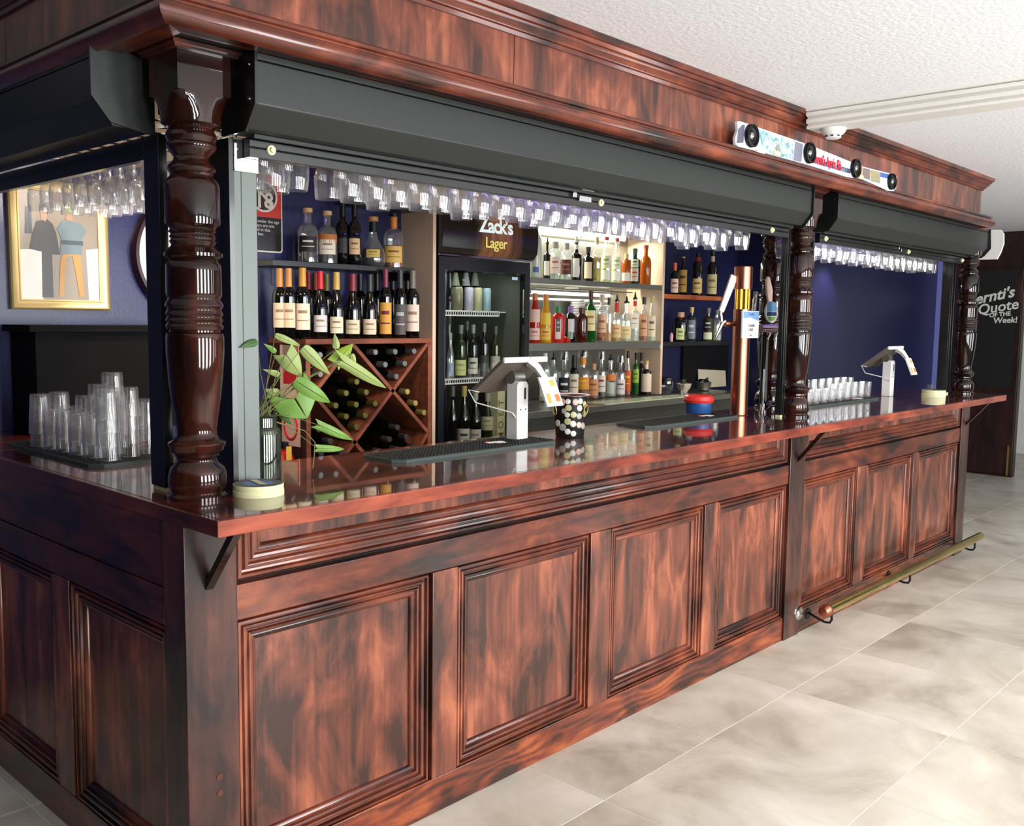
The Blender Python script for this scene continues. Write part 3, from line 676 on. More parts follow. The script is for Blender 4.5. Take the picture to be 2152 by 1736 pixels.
def header_mat():
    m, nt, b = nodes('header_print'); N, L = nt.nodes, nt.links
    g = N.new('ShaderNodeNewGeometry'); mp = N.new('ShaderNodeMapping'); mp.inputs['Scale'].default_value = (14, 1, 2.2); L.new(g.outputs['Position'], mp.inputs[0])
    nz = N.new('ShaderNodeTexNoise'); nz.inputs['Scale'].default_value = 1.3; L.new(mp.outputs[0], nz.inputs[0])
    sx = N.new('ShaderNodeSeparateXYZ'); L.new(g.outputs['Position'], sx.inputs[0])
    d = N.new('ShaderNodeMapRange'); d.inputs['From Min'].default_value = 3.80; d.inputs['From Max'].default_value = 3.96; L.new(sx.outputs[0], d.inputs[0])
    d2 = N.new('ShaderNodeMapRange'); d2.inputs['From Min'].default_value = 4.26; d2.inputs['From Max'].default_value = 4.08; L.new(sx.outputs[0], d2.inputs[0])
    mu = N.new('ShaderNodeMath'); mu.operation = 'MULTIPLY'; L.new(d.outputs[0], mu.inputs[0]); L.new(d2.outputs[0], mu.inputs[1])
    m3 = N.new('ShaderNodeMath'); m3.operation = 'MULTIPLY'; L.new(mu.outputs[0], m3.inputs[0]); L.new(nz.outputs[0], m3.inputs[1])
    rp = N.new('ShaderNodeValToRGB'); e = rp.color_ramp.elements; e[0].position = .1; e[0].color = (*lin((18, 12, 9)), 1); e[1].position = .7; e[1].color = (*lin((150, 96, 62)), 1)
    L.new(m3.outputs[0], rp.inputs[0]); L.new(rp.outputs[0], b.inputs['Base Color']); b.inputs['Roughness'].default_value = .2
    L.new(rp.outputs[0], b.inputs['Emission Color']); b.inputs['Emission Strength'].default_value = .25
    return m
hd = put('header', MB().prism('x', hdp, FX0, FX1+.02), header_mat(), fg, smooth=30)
LW = plain('lit_white_lettering', (214, 226, 226), .5, emis=(214, 230, 230), es=.55); LY = plain('lit_yellow_lettering', (220, 206, 110), .5, emis=(214, 200, 100), es=.4)
text("Zack's", .118, (3.985, FY0-.0755, 2.125), (1, 0, 0), (0, .1, 1), LW, hd, bold=.003, space=.92)
text("Lager", .085, (3.985, FY0-.0765, 2.03), (1, 0, 0), (0, 0, 1), LY, hd, bold=.001, space=.95)
put('header_strip', MB().box(FX0, FX1, FY0-.04, FY0-.034, 1.945, 1.953), M['chrome'], fg)
dy = FY0-.03
dm = MB()
for a in ((FX0+.006, FX0+.05, .45, 1.94), (FX1-.05, FX1-.006, .45, 1.94), (FX0+.05, FX1-.05, 1.87, 1.94), (FX0+.05, FX1-.05, .45, .52)): dm.box(a[0], a[1], dy, dy+.028, a[2], a[3])
door = put('door', dm, M['black'], fg, smooth=0)
put('pane', MB().add([(FX0+.05, dy+.01, .52), (FX1-.05, dy+.01, .52), (FX1-.05, dy+.01, 1.87), (FX0+.05, dy+.01, 1.87)], [(0, 1, 2, 3)]), M['pane'], door, smooth=0)
put('trim', MB().box(FX0+.052, FX0+.056, dy-.001, dy+.009, .52, 1.85).box(FX1-.058, FX1-.053, dy-.001, dy+.009, .52, 1.85), M['chrome'], door)
put('sticker', MB().box(4.175, 4.225, dy+.005, dy+.006, 1.832, 1.85), flat((170, 190, 196)), door)
def fshelf(z):
    s_ = MB().box(FX0+.042, FX1-.11, 4.05, 4.055, z-.004, z).box(FX0+.042, FX1-.11, 4.05, 4.055, z-.034, z-.026)
    n = 34
    for i in range(n): 
        x = FX0+.044+i*(FX1-.155-FX0)/(n-1); s_.box(x, x+.005, 4.051, 4.054, z-.026, z-.004)
    s_.box(FX0+.042, FX1-.045, 4.055, FY1-.05, z-.010, z-.004)
    put('wire_shelf', s_, M['white'], fg, smooth=0)
fshelf(1.648); fshelf(1.25); put('base_shelf', MB().box(FX0+.04, FX1-.04, FY0+.02, FY1-.05, .80, .82), M['black'], fg)
area('fridge_lamp', (3.95, 4.0, 1.86), (.5, .04), (3.95, 4.2, 1.2), 1.3, (.95, 1, .95))
# steel shelf unit recessed in the wall right of the fridge
su = thing('steel_shelf_unit', 'stainless steel shelf unit crowded with spirits right of the fridge', 'shelf unit', (5.25, 4.4, 1.03))
UX0, UX1, UY0, UY1 = 4.345, 6.14, 4.165, 4.52
put('back_panel', MB().box(UX0, UX1, 4.50, 4.52, 1.04, 2.3), M['steel'], su)
put('side_panel', MB().box(UX1, UX1+.028, UY0, UY1, 1.04, 2.35), M['cream'], su, bevel=.001, label='cream side panel')
put('ceiling_panel', MB().box(UX0, UX1+.028, UY0-.02, UY1, 2.351, 2.38), M['steel'], su)
for z, tk in ((1.872, .036), (1.445, .052)):
    put('shelf', MB().box(UX0, UX1-.002, UY0, 4.37, z-tk, z), M['steel'], su, bevel=.002)
put('fastener', MB().box(6.125, 6.139, 4.155, 4.165, 1.39, 1.42), M['white'], su)
lt = thing('tube_light', 'lit fluorescent tube fitting at the top of the steel shelf alcove', 'lamp', (5.35, 4.6, 2.25))
put('casing', MB().box(4.6, 6.05, 4.41, 4.48, 2.24, 2.29), M['white_paint'], lt)
put('tube', MB().tube([(4.63, 4.445, 2.222), (6.02, 4.445, 2.222)], .014, 10), plain('lit_tube', (255, 255, 240), .5, emis=(255, 250, 225), es=9), lt)
# crockery behind the shelves
cr = thing('crockery_rail', 'long white rail across the back of the steel alcove', 'rail', (5.4, 4.62, 1.78))
put('rail', MB().box(4.9, 5.85, 4.44, 4.47, 1.775, 1.80), M['white'], cr, bevel=.004); put('rail', MB().box(4.9, 5.85, 4.44, 4.47, 1.735, 1.752), M['white'], cr, bevel=.004)
put('end_bolt', MB().lathe([(0, 4.43), (.012, 4.43), (.012, 4.44)], (4.93, 0, 1.79), 12, 'y'), M['black'], cr)
plm = MB().lathe([(0, 0), (.035, 0), (.055, .012), (.057, .0155), (.055, .017), (.055, .005), (0, .005)], seg=28).mesh('plate', M['white'], 40)
pk = thing('plate_rack', 'pale shelf behind the spirits that carries stacks of white plates', 'shelf', (5.5, 4.6, 1.6))
put('board', MB().box(4.95, 6.05, 4.375, 4.495, 1.58, 1.592), M['steel'], pk); put('board', MB().box(4.95, 6.05, 4.375, 4.495, 1.812, 1.82), M['steel'], pk)
n = 0
for bx, by, bz, k, w_ in ((5.45, 4.435, 1.5925, 9, 'in the lower stack behind the green bottle'), (5.72, 4.435, 1.5925, 7, 'in the stack behind the pouring spouts')):
    for i in range(k):
        o = solo('plate', plm, None, '%s plate up %s' % ('first second third fourth fifth sixth seventh eighth ninth'.split()[i], w_), 'plate', group='white plates in the steel alcove'); o.location = (bx, by, bz+i*.0175)
for i in range(3):
    o = solo('plate', plm, None, ('bottom', 'middle', 'top')[i]+' plate of the small stack just under the top steel shelf', 'plate', group='white plates in the steel alcove'); o.location = (5.38, 4.435, 1.8209+i*.004); o.scale = (.9, .9, .25)

# steel counter
sc = thing('steel_counter', 'low stainless steel back counter with fridges beneath', 'counter', (5.6, 4.2, .02))
put('worktop', MB().box(4.345, 7.05, 3.925, 4.448, .985, 1.03).box(4.345, 6.13, 4.448, 4.498, .985, 1.03), M['steel'], sc, bevel=.004)
put('cabinet', MB().box(4.36, 7.0, 3.97, 4.44, .02, .984), M['steel_dark'], sc)
for x in (4.40, 5.25, 6.05): put('door', MB().box(x, x+.78, 3.955, 3.969, .08, .87), M['steel_dark'], sc, bevel=.003)
for x in (4.48, 5.32):
    for k in range(4): put('vent_slat', MB().box(x, x+.55, 3.945, 3.9549, .905+k*.018-.12, .912+k*.018-.12), M['steel'], sc)
solo('serving_mat', MB().box(5.15, 6.35, 3.93, 4.10, 1.0304, 1.036), flat((206, 222, 188), .3), 'long pale green mat on the front of the steel back counter', 'mat')
# orange shelf and black shelf on the blue wall
o1 = thing('wall_shelf', 'orange-brown timber shelf on the blue wall behind the beer tower', 'shelf', (6.6, 4.3, 1.79))
put('board', MB().box(6.18, 7.05, 4.19, 4.449, 1.775, 1.81), M['wood_orange'], o1, bevel=.002)
o2 = thing('wall_shelf', 'black shelf on the blue wall below the orange timber shelf', 'shelf', (6.6, 4.3, 1.41))
put('board', MB().box(6.18, 7.2, 4.19, 4.449, 1.405, 1.44), M['black_shelf'], o2, bevel=.002)
solo('wall_panel', MB().box(6.86, 7.60, 4.425, 4.449, 1.032, 1.404), M['black'], 'flat black panel on the blue wall under the lower black shelf', 'panel')
# sign, clock, pictures on the left wall
sg = thing('age_notice', 'red and black under 18 notice on the blue wall', 'sign', (2.66, 4.16, 1.92))
def rrect(x0, x1, z0, z1, r, n=5):
    pts = []
    for cx, cz, a in ((x1-r, z1-r, 0), (x0+r, z1-r, 90), (x0+r, z0+r, 180), (x1-r, z0+r, 270)):
        for i in range(n+1):
            t = math.radians(a+90*i/n); pts.append((cx+r*math.cos(t), cz+r*math.sin(t)))
    return pts
SX0, SX1, SZ0, SZ1 = 2.50, 2.76, 1.915, 2.30
put('board', MB().prism('y', rrect(SX0, SX1, SZ0, SZ1, .015), 4.1605, 4.169), flat((222, 212, 196), .3), sg)
put('black_field', MB().prism('y', rrect(SX0+.006, SX1-.007, SZ0+.007, SZ1-.1, .012), 4.1595, 4.1604), flat((30, 26, 22), .3), sg)
put('red_field', MB().box(SX0+.006, SX1-.007, 4.1588, 4.1594, 2.085, SZ1-.007), flat((206, 62, 44), .3), sg)
cx, cz = 2.655, 2.185
put('emblem_disc', MB().lathe([(0, -.0002), (.072, -.0002), (.072, .0002)], (cx, 4.1584, cz), 28, 'y'), flat((66, 46, 34), .3), sg)
put('emblem_ring', MB().lathe([(.066, 0), (.076, 0)], (cx, 4.1578, cz), 32, 'y'), flat((230, 222, 210), .3), sg)
text('under', .035, (cx, 4.1576, cz+.03), (1, 0, 0), (0, 0, 1), flat((230, 222, 210), .3), sg, ext=.0002)
text('18', .105, (cx, 4.1576, cz-.022), (1, 0, 0), (0, 0, 1), flat((230, 222, 210), .3), sg, ext=.0002, bold=.003)
bar_ = MB().prism('y', [(cx-.055, cz+.045), (cx-.046, cz+.054), (cx+.055, cz-.045), (cx+.046, cz-.054)], 4.1560, 4.1568)
put('emblem_bar', bar_, flat((230, 222, 210), .3), sg)
for i, s_ in enumerate(('Persons under the age', 'of 18 years are not', 'permitted in this', 'area by law.')):
    me = text(s_, .022, (2.64-.0022*i*6, 4.1588, 2.065-.021*i), (1, 0, 0), (0, 0, 1), flat((230, 222, 210), .3), sg, ext=.0002)
ck = thing('wall_clock', 'large round white-faced clock with dark rim, mostly hidden by the near column', 'clock', (2.285, 4.15, 1.62))
put('face', MB().lathe([(0, 4.135), (.27, 4.135), (.27, 4.165)], (2.262, 0, 1.87), 48, 'y'), flat((232, 224, 206), .4), ck)
put('rim', MB().lathe([(.266, 4.13), (.269, 4.118), (.284, 4.118), (.29, 4.135), (.29, 4.168)], (2.262, 0, 1.87), 48, 'y'), flat((40, 14, 16), .3), ck)
def framed(name, label, x0, x1, z0, z1, fw, cat='picture'):
    t = thing(name, label, cat, ((x0+x1)/2, 4.16, z0))
    pr = [(0, 4.168), (0, 4.145), (.006, 4.138), (fw*.35, 4.146), (fw*.8, 4.152), (fw*.86, 4.148), (fw, 4.150), (fw, 4.16)]
    put('frame', MB().sweep([(x0, z0), (x1, z0), (x1, z1), (x0, z1)], pr, FY, closed=True), M['gold'], t, smooth=30)
    return t
p2 = framed('framed_picture', 'narrow gold-framed picture half hidden between the near column and the grey guide', 2.14, 2.42, 1.25, 1.5, .03)
put('print', MB().box(2.17, 2.39, 4.158, 4.166, 1.28, 1.47), flat((226, 214, 190)), p2)
p1 = framed('framed_picture', 'gold-framed poster of two people in ski clothes on the left blue wall', 1.463, 1.868, 1.615, 2.145, .042)
put('print', MB().box(1.505, 1.826, 4.158, 4.166, 1.657, 2.103), flat((150, 136, 118), .35), p1)
def poly(name, pts, rgb, lay, par):
    n = len(pts); y = 4.1575-.0006*lay
    put(name, MB().prism('y', [(1.505+a*.321, 1.657+b*.446) for a, b in pts], y, y+.0005), flat(rgb, .35), par, smooth=0)
poly('printed_block', [(0, 0), (.27, 0), (.27, .47), (0, .45)], (226, 220, 208), 1, p1); poly('printed_block', [(.86, 0), (1, 0), (1, .50), (.84, .48)], (226, 220, 208), 1, p1)
poly('printed_figure', [(.26, .02), (.40, .02), (.40, .42), (.50, .42), (.46, .62), (.42, .70), (.36, .74), (.22, .72), (.16, .60), (.12, .46), (.27, .44)], (66, 60, 58), 2, p1)
poly('printed_face', [(.27, .74), (.33, .72), (.36, .80), (.33, .85), (.27, .84)], (190, 150, 120), 3, p1); poly('printed_hair', [(.26, .80), (.28, .84), (.34, .83), (.36, .78), (.37, .86), (.32, .89), (.26, .87)], (34, 28, 28), 4, p1)
poly('printed_skis', [(.07, .60), (.11, .60), (.13, .84), (.09, .85)], (70, 72, 80), 2, p1); poly('printed_skis', [(.12, .60), (.16, .60), (.16, .85), (.13, .86)], (70, 72, 80), 2, p1)
poly('printed_trousers', [(.47, .02), (.53, .04), (.58, .40), (.66, .42), (.74, .03), (.80, .03), (.76, .44), (.54, .44), (.50, .36)], (196, 140, 60), 3, p1)
poly('printed_sweater', [(.50, .43), (.78, .43), (.80, .60), (.86, .66), (.78, .72), (.64, .74), (.54, .74), (.47, .66), (.52, .58)], (112, 128, 132), 4, p1)
poly('printed_sweater', [(.52, .56), (.80, .56), (.80, .52), (.52, .52)], (66, 76, 82), 5, p1)
poly('printed_face', [(.58, .75), (.66, .74), (.68, .80), (.60, .82)], (180, 140, 110), 5, p1); poly('printed_hat', [(.54, .80), (.60, .84), (.69, .80), (.70, .88), (.62, .93), (.55, .90)], (168, 176, 110), 6, p1)
poly('printed_logo', [(.32, .90), (.44, .90), (.385, .97)], (200, 194, 182), 2, p1)
# black cabinet in the left corner
kb = thing('corner_cabinet', 'plain black cabinet with overhanging top against the left blue wall', 'cabinet', (1.75, 3.98, 1.1175))
put('body', MB().box(1.46, 2.05, 3.905, 4.165, 1.1175, 1.525), M['matte'], kb); put('top', MB().box(1.43, 2.08, 3.88, 4.165, 1.5255, 1.552), M['matte'], kb, bevel=.002)
put('edge_strip', MB().box(1.965, 1.992, 3.895, 3.9045, 1.10, 1.505), plain('mottled_grey_edging', (150, 150, 142), .5, vary=.8, bscale=110), kb)
# ================================================================ bottles
SH = {  # outline as fractions (radius, height)
 'bordeaux': [(0, 0), (.92, 0), (1, .015), (1, .60), (.96, .64), (.75, .69), (.45, .73), (.38, .76), (.36, .98), (.40, .985), (.40, 1), (0, 1)],
 'burgundy': [(0, 0), (.92, 0), (1, .015), (1, .44), (.94, .50), (.72, .60), (.48, .70), (.38, .78), (.36, .98), (.40, .985), (.40, 1), (0, 1)],
 'round': [(0, 0), (.92, 0), (1, .02), (1, .52), (.96, .60), (.80, .67), (.55, .71), (.36, .74), (.34, .92), (.42, .925), (.42, 1), (0, 1)],
 'square': [(0, 0), (.94, 0), (1, .02), (1, .64), (.92, .69), (.5, .73), (.36, .76), (.34, .98), (.4, .985), (.4, 1), (0, 1)],
 'squat': [(0, 0), (.94, 0), (1, .03), (1, .66), (.93, .74), (.6, .80), (.42, .83), (.42, 1), (0, 1)],
 'bulb': [(0, 0), (.80, 0), (.96, .06), (1, .18), (.92, .32), (.70, .44), (.45, .54), (.33, .64), (.29, .74), (.30, .90), (.38, .91), (.38, 1), (0, 1)],
 'tall': [(0, 0), (.94, 0), (1, .015), (1, .66), (.90, .72), (.5, .79), (.38, .83), (.36, 1), (0, 1)],
 'slope': [(0, 0), (.92, 0), (1, .02), (1, .46), (.86, .56), (.62, .68), (.44, .80), (.38, 1), (0, 1)],
}
def rad_at(sh, f):
    p = SH[sh]
    for (r0, z0), (r1, z1) in zip(p[1:], p[2:]):
        if z0 <= f <= z1 and z1 > z0: return r0+(r1-r0)*(f-z0)/(z1-z0)
    return 1
def bottle(px, yt, yb, Y, zb, w, sh, body, label, cap=(20, 20, 20), capf=(.84, 1), lab=None, liquid=None, level=.55, pour=None, group=None, name='bottle', lab2=None, neck=None, capr=1.12):
    p = atY(px, (yt+yb)/2, Y); top = atY(px, yt, Y).z; h = max(.05, top-zb)
    dep = (p-CAMP).dot(FV); r = w/2*dep/FPX
    t = thing(name, label, 'bottle', (p.x, Y, zb+.0006), group)
    hb_ = h*(.86 if pour else 1)
    prof = [(a*r, b*hb_) for a, b in SH[sh]]
    glassy = body == 'glass'
    put('bottle_body', MB().lathe(prof, seg=22), M['glass_b'] if glassy else (M[body] if isinstance(body, str) else body), t, local=True)
    if liquid:
        lv = [(0, .012)]+[(rad_at(sh, f)*r*.93, f*hb_) for f in [.02]+[level*i/6 for i in range(1, 7)]]+[(0, level*hb_)]
        put('liquid', MB().lathe(lv, seg=20), LQ[liquid], t, local=True)
    fa = math.atan2(-Y, -p.x)
    c0, c1 = capf
    if not pour and cap is not None:
        q = [(rad_at(sh, c0+.0)*r*capr, c0*hb_), (max(rad_at(sh, c1-.01)*r*capr, .004), c1*hb_+.002), (0, c1*hb_+.002)]
        put('cap', MB().lathe(q, seg=16), flat(cap, .4), t, local=True)
    if neck: put('neck_band', MB().lathe([(rad_at(sh, neck[1]-.02)*r*1.06, neck[0]*hb_), (rad_at(sh, neck[1]-.02)*r*1.06, neck[1]*hb_)], seg=16), flat(neck[2], .5), t, local=True)
    for L_ in (lab, lab2):
        if not L_: continue
        z0, z1, col, half = L_[:4]
        R_ = max(rad_at(sh, z0), rad_at(sh, z1))*r*1.02
        half = math.radians(half)
        lb = put('label', MB().lathe([(R_, z0*hb_), (R_, z1*hb_)], seg=12, a0=fa-half, a1=fa+half), flat(col, .6), t, local=True)
        if len(L_) > 4 and L_[4]:
            zc = z0+(z1-z0)*.62; dz = (z1-z0)*.06
            pm = MB().lathe([(R_*1.006, (zc)*hb_), (R_*1.006, (zc+dz*2)*hb_)], seg=8, a0=fa-half*.55, a1=fa+half*.55)
            put('label_print', pm, flat(L_[4], .6), lb, local=True)
            put('label_print', MB().lathe([(R_*1.006, (zc-dz*5)*hb_), (R_*1.006, (zc-dz*4.2)*hb_)], seg=8, a0=fa-half*.7, a1=fa+half*.7), flat(L_[4], .6), lb, local=True)
    if pour:
        k = .0
        rn = .4*r
        col = {'black': (16, 16, 16), 'white': (200, 200, 196), 'steel': (150, 150, 150)}[pour.split('+')[0]]
        z0 = hb_
        put('pourer', MB().lathe([(rn*.9, z0-.002), (rn*1.25, z0), (rn*1.25, z0+h*.03), (rn*.6, z0+h*.05), (rn*.5, z0+h*.09), (rn*.28, z0+h*.15), (0, z0+h*.155)], seg=12), flat(col, .35), t, local=True)
        if '+' in pour: put('dust_cup', MB().lathe([(rn*1.8, z0-h*.01), (rn*1.5, z0+h*.17), (0, z0+h*.172)], seg=14), M['glass_tum'], t, local=True)
    return t
# six on the black gloss shelf
z = 1.8665
G = 'bottles on the black gloss shelf'
bottle(647, 439, 546, 4.05, z, 43, 'round', 'glass', 'round-shouldered port bottle, black oval label, leftmost on black gloss shelf', (206, 164, 110), (.93, 1), (.20, .48, (34, 30, 28), 52, (220, 214, 200)), 'dark', .50, group=G)
bottle(688, 445, 548, 4.05, z, 41, 'round', 'glass', 'round-shouldered port bottle with white oval label on the black gloss shelf', (214, 170, 116), (.93, 1), (.18, .46, (232, 218, 196), 52, (150, 110, 90)), 'dark', .36, group=G, lab2=(.40, .56, (190, 110, 50), 70))
bottle(720, 430, 550, 4.07, z, 29, 'bordeaux', 'wine', 'slim unlabelled dark bottle with black cap on the black gloss shelf', (14, 14, 14), (.80, 1), (.20, .44, (52, 48, 46), 40), group=G)
bottle(745, 430, 551, 4.03, z, 28, 'bordeaux', 'wine', 'slim dark bottle with cream label and gold neck badge on the black gloss shelf', (14, 14, 14), (.80, 1), (.18, .44, (222, 184, 140), 50, (140, 90, 60)), group=G, neck=(.86, .92, (180, 140, 60)))
bottle(784, 457, 553, 4.04, z, 52, 'bulb', 'glass', 'bulbous brandy decanter with yellow oval label on the black gloss shelf', (190, 130, 70), (.92, 1), (.18, .34, (206, 176, 90), 32, (120, 90, 40)), 'dark', .36, group=G, neck=(.70, .90, (20, 20, 20)))
bottle(827, 450, 555, 4.06, z, 42, 'round', 'glass', 'cognac bottle with cream label and orange neck, rightmost on black gloss shelf', (16, 16, 16), (.95, 1), (.10, .40, (224, 178, 96), 55, (130, 90, 40)), 'amber', .42, group=G, neck=(.72, .94, (214, 130, 40)))
# red wines on the rack
z = 1.4925; G = 'red wine bottles standing on the wine rack'
CR, OR = (226, 196, 160), (204, 142, 70)
def wb(px, yt, w, sh, cap, lab, where, Y=3.95, half=58, z0=.14, z1=.50, pr=(150, 120, 96)):
    bottle(px, yt, 703, Y, z, w, sh, 'wine', where, cap, (.74, 1), (z0, z1, lab, half, pr) if lab else None, group=G, name='wine_bottle')
wb(588, 565, 31, 'bordeaux', OR, CR, 'orange-capped red wine with cream label, leftmost on the wine rack', z0=.16, z1=.51)
wb(607, 565, 30, 'bordeaux', OR, CR, 'orange-capped red wine with cream label, second from left on the wine rack', 3.92, z0=.16, z1=.51)
wb(636, 564, 34, 'bordeaux', (206, 150, 64), (234, 214, 186), 'larger orange-capped red wine with pale star label on the wine rack', 3.90, z0=.13, z1=.50)
wb(648, 573, 28, 'bordeaux', (130, 24, 34), None, 'dark red-capped wine in the back row, behind the pale star label', 4.08)
wb(664, 575, 28, 'bordeaux', (140, 70, 40), None, 'brown-capped wine in the back row beside the bright red cap', 4.10)
wb(673, 571, 31, 'burgundy', (202, 26, 42), (214, 204, 200), 'bright red-capped wine with lilac-white label on the wine rack', 3.90, z0=.10, z1=.35)
wb(686, 577, 28, 'bordeaux', (122, 116, 56), None, 'olive-capped wine in the back row between the red and gold caps', 4.10)
wb(707, 573, 31, 'burgundy', (206, 168, 84), (228, 214, 184), 'gold-capped wine with cream label on the wine rack', 3.90, z0=.08, z1=.33)
wb(741, 577, 33, 'burgundy', (132, 34, 46), (214, 202, 166), 'maroon-capped burgundy with wide pale label on the wine rack', 3.90, z0=.07, z1=.29)
wb(757, 577, 27, 'bordeaux', (40, 36, 36), None, 'black-capped wine in the back row right of the maroon cap', 4.10)
wb(777, 578, 31, 'burgundy', (44, 44, 42), (226, 202, 172), 'black-capped burgundy with cream label on the wine rack', 3.90, z0=.06, z1=.30)
wb(792, 576, 27, 'bordeaux', (30, 30, 30), None, 'black-capped wine in the back row left of the orange label', 4.10)
wb(810, 567, 27, 'bordeaux', (120, 40, 60), (216, 156, 66), 'plum-capped wine with bright orange label on the wine rack', 3.90, half=66, z0=.06, z1=.52, pr=(110, 30, 30))
wb(825, 574, 26, 'bordeaux', (26, 26, 28), None, 'black-capped wine in the back row right of the orange label', 4.10)
wb(841, 569, 27, 'bordeaux', (58, 56, 58), (84, 78, 76), 'charcoal-labelled wine on the wine rack', 3.90, half=60, z0=.05, z1=.50, pr=(170, 170, 170))
wb(856, 572, 26, 'bordeaux', (26, 26, 26), None, 'black-capped wine in the back row beside the cream panel', 4.08)
wb(867, 570, 30, 'bordeaux', (118, 106, 92), (228, 204, 184), 'taupe-capped wine with large pale label, rightmost on the wine rack', 3.90, half=66, z0=.10, z1=.50)
# spirits, top steel shelf
z = 1.8725; G = 'bottles on the top steel shelf'; Y0 = 4.255
W_ = (228, 222, 206)
def sb(*a, **k): bottle(*a[:3], a[3], z, *a[4:], group=G, **k)
sb(1127, 468, 578, 4.24, 24, 'tall', LQ['clear'], 'tall frosted white bottle, leftmost on the top steel shelf', cap=(230, 228, 220), capf=(.9, 1), lab=(.1, .2, (90, 110, 170), 30))
sb(1150, 500, 578, 4.26, 16, 'square', 'wine', 'narrow dark bottle with black pourer on the top steel shelf', lab=(.1, .5, W_, 50), pour='black')
sb(1167, 509, 580, 4.22, 27, 'squat', 'glass', 'squat clear gin bottle with pale pink label on the top steel shelf', cap=(160, 160, 150), lab=(.14, .60, (236, 214, 196), 50, (190, 120, 90)), liquid='clear', level=.5)
sb(1190, 512, 581, 4.22, 25, 'squat', 'glass', 'squat clear gin bottle with maroon label on the top steel shelf', cap=(150, 150, 140), lab=(.14, .55, (92, 40, 30), 55, (170, 110, 80)), liquid='clear', level=.5)
sb(1211, 497, 584, 4.22, 24, 'square', 'wine', 'black bottle with tall white label and pourer on the top steel shelf', lab=(.08, .58, W_, 34), neck=(.82, .95, (210, 206, 196)), pour='white')
sb(1236, 520, 586, 4.24, 24, 'square', 'wine', 'black bottle with triangular white label on the top steel shelf', lab=(.08, .56, (226, 204, 168), 40), cap=(20, 22, 18))
sb(1254, 499, 586, 4.22, 19, 'bordeaux', 'glass', 'pale yellow liqueur bottle on the top steel shelf', cap=(214, 190, 130), lab=(.1, .3, (200, 190, 110), 50), liquid='yellow', level=.55)
sb(1274, 498, 588, 4.22, 23, 'slope', 'glass', 'left of the two red-capped clear vodkas on the top steel shelf', cap=(206, 60, 50), capf=(.93, 1), lab=(.30, .58, (226, 224, 190), 50, (120, 140, 90)), lab2=(.05, .26, (236, 236, 220), 50), liquid='pale', level=.5)
sb(1296, 501, 589, 4.22, 22, 'slope', 'glass', 'right of the two red-capped clear vodkas on the top steel shelf', cap=(206, 60, 50), capf=(.93, 1), lab=(.30, .58, (226, 224, 190), 50, (120, 140, 90)), lab2=(.05, .26, (236, 236, 220), 50), liquid='pale', level=.5)
sb(1316, 534, 589, 4.22, 19, 'squat', LQ['amber'], 'small amber bottle with cork on the top steel shelf', cap=(190, 160, 110), lab=(.08, .36, W_, 60))
sb(1334, 523, 590, 4.22, 24, 'square', plain('dark_green_glass', (14, 40, 26), .08, coat=.5), 'dark green herbal liqueur bottle on the top steel shelf', cap=(40, 56, 40), lab=(.46, .70, (206, 214, 180), 38, (40, 60, 40)), lab2=(.07, .44, (212, 196, 176), 40, (190, 50, 30)))
sb(1357, 516, 592, 4.22, 24, 'round', LQ['amber'], 'amber whiskey with red cap, rightmost on the top steel shelf', cap=(176, 44, 30), capf=(.9, 1))
# lower steel shelf
z = 1.4455; G = 'bottles on the lower steel shelf'
sb(1124, 617, 710, 4.22, 26, 'slope', LQ['red'], 'red cordial bottle with white label, leftmost on the lower steel shelf', cap=(206, 110, 60), capf=(.86, 1), lab=(.42, .68, (228, 190, 170), 55), lab2=(.06, .30, (228, 196, 180), 55, (200, 90, 70)))
sb(1147, 619, 710, 4.22, 25, 'slope', LQ['gold'], 'golden liqueur bottle with yellow label on the lower steel shelf', cap=(206, 120, 50), capf=(.86, 1), lab=(.06, .30, (222, 190, 80), 55, (200, 60, 30)), lab2=(.38, .62, (226, 196, 70), 55))
sb(1173, 645, 710, 4.22, 28, 'squat', flat((198, 36, 30), .25), 'red liqueur with green cap and black badge on the lower steel shelf', cap=(30, 130, 70), lab=(.1, .66, (226, 218, 206), 24), lab2=(.30, .68, (24, 22, 22), 18, (220, 220, 220)), capf=(.84, 1.0))
sb(1199, 645, 710, 4.22, 25, 'squat', 'wine', 'black sour liqueur with purple cap on the lower steel shelf', cap=(150, 110, 190), lab=(.1, .66, (226, 222, 214), 24), lab2=(.12, .30, (60, 150, 80), 20), capf=(.84, 1.0))
sb(1222, 647, 711, 4.23, 27, 'squat', 'brown_gl', 'maroon round-shouldered bottle on the lower steel shelf', cap=(80, 34, 26))
sb(1241, 612, 710, 4.25, 24, 'bordeaux', 'winegreen', 'green whiskey bottle with cream label on the lower steel shelf', cap=(90, 30, 24), lab=(.22, .62, (232, 222, 160), 60, (160, 120, 60)))
sb(1265, 619, 711, 4.22, 23, 'square', 'glass', 'clear rye bottle with peach label on the lower steel shelf', cap=(206, 176, 150), lab=(.12, .58, (226, 180, 140), 55, (160, 110, 80)), lab2=(.1, .2, (200, 110, 60), 55), liquid='amber', level=.4)
sb(1279, 626, 711, 4.25, 15, 'square', 'glass', 'slender clear bottle with black cap on the lower steel shelf', cap=(24, 24, 22), liquid='gold', level=.42)
sb(1296, 620, 709, 4.22, 21, 'round', 'glass', 'clear bottle with red collar and cream label on the lower steel shelf', pour='black', neck=(.74, .98, (200, 40, 40)), lab=(.1, .44, (222, 190, 140), 60, (180, 130, 80)), liquid='gold', level=.4)
sb(1316, 624, 708, 4.22, 24, 'round', 'glass', 'cut-glass decanter with black pourer on the lower steel shelf', pour='black', lab=(.08, .40, (230, 206, 150), 60, (180, 160, 110)), liquid='clear', level=.3)
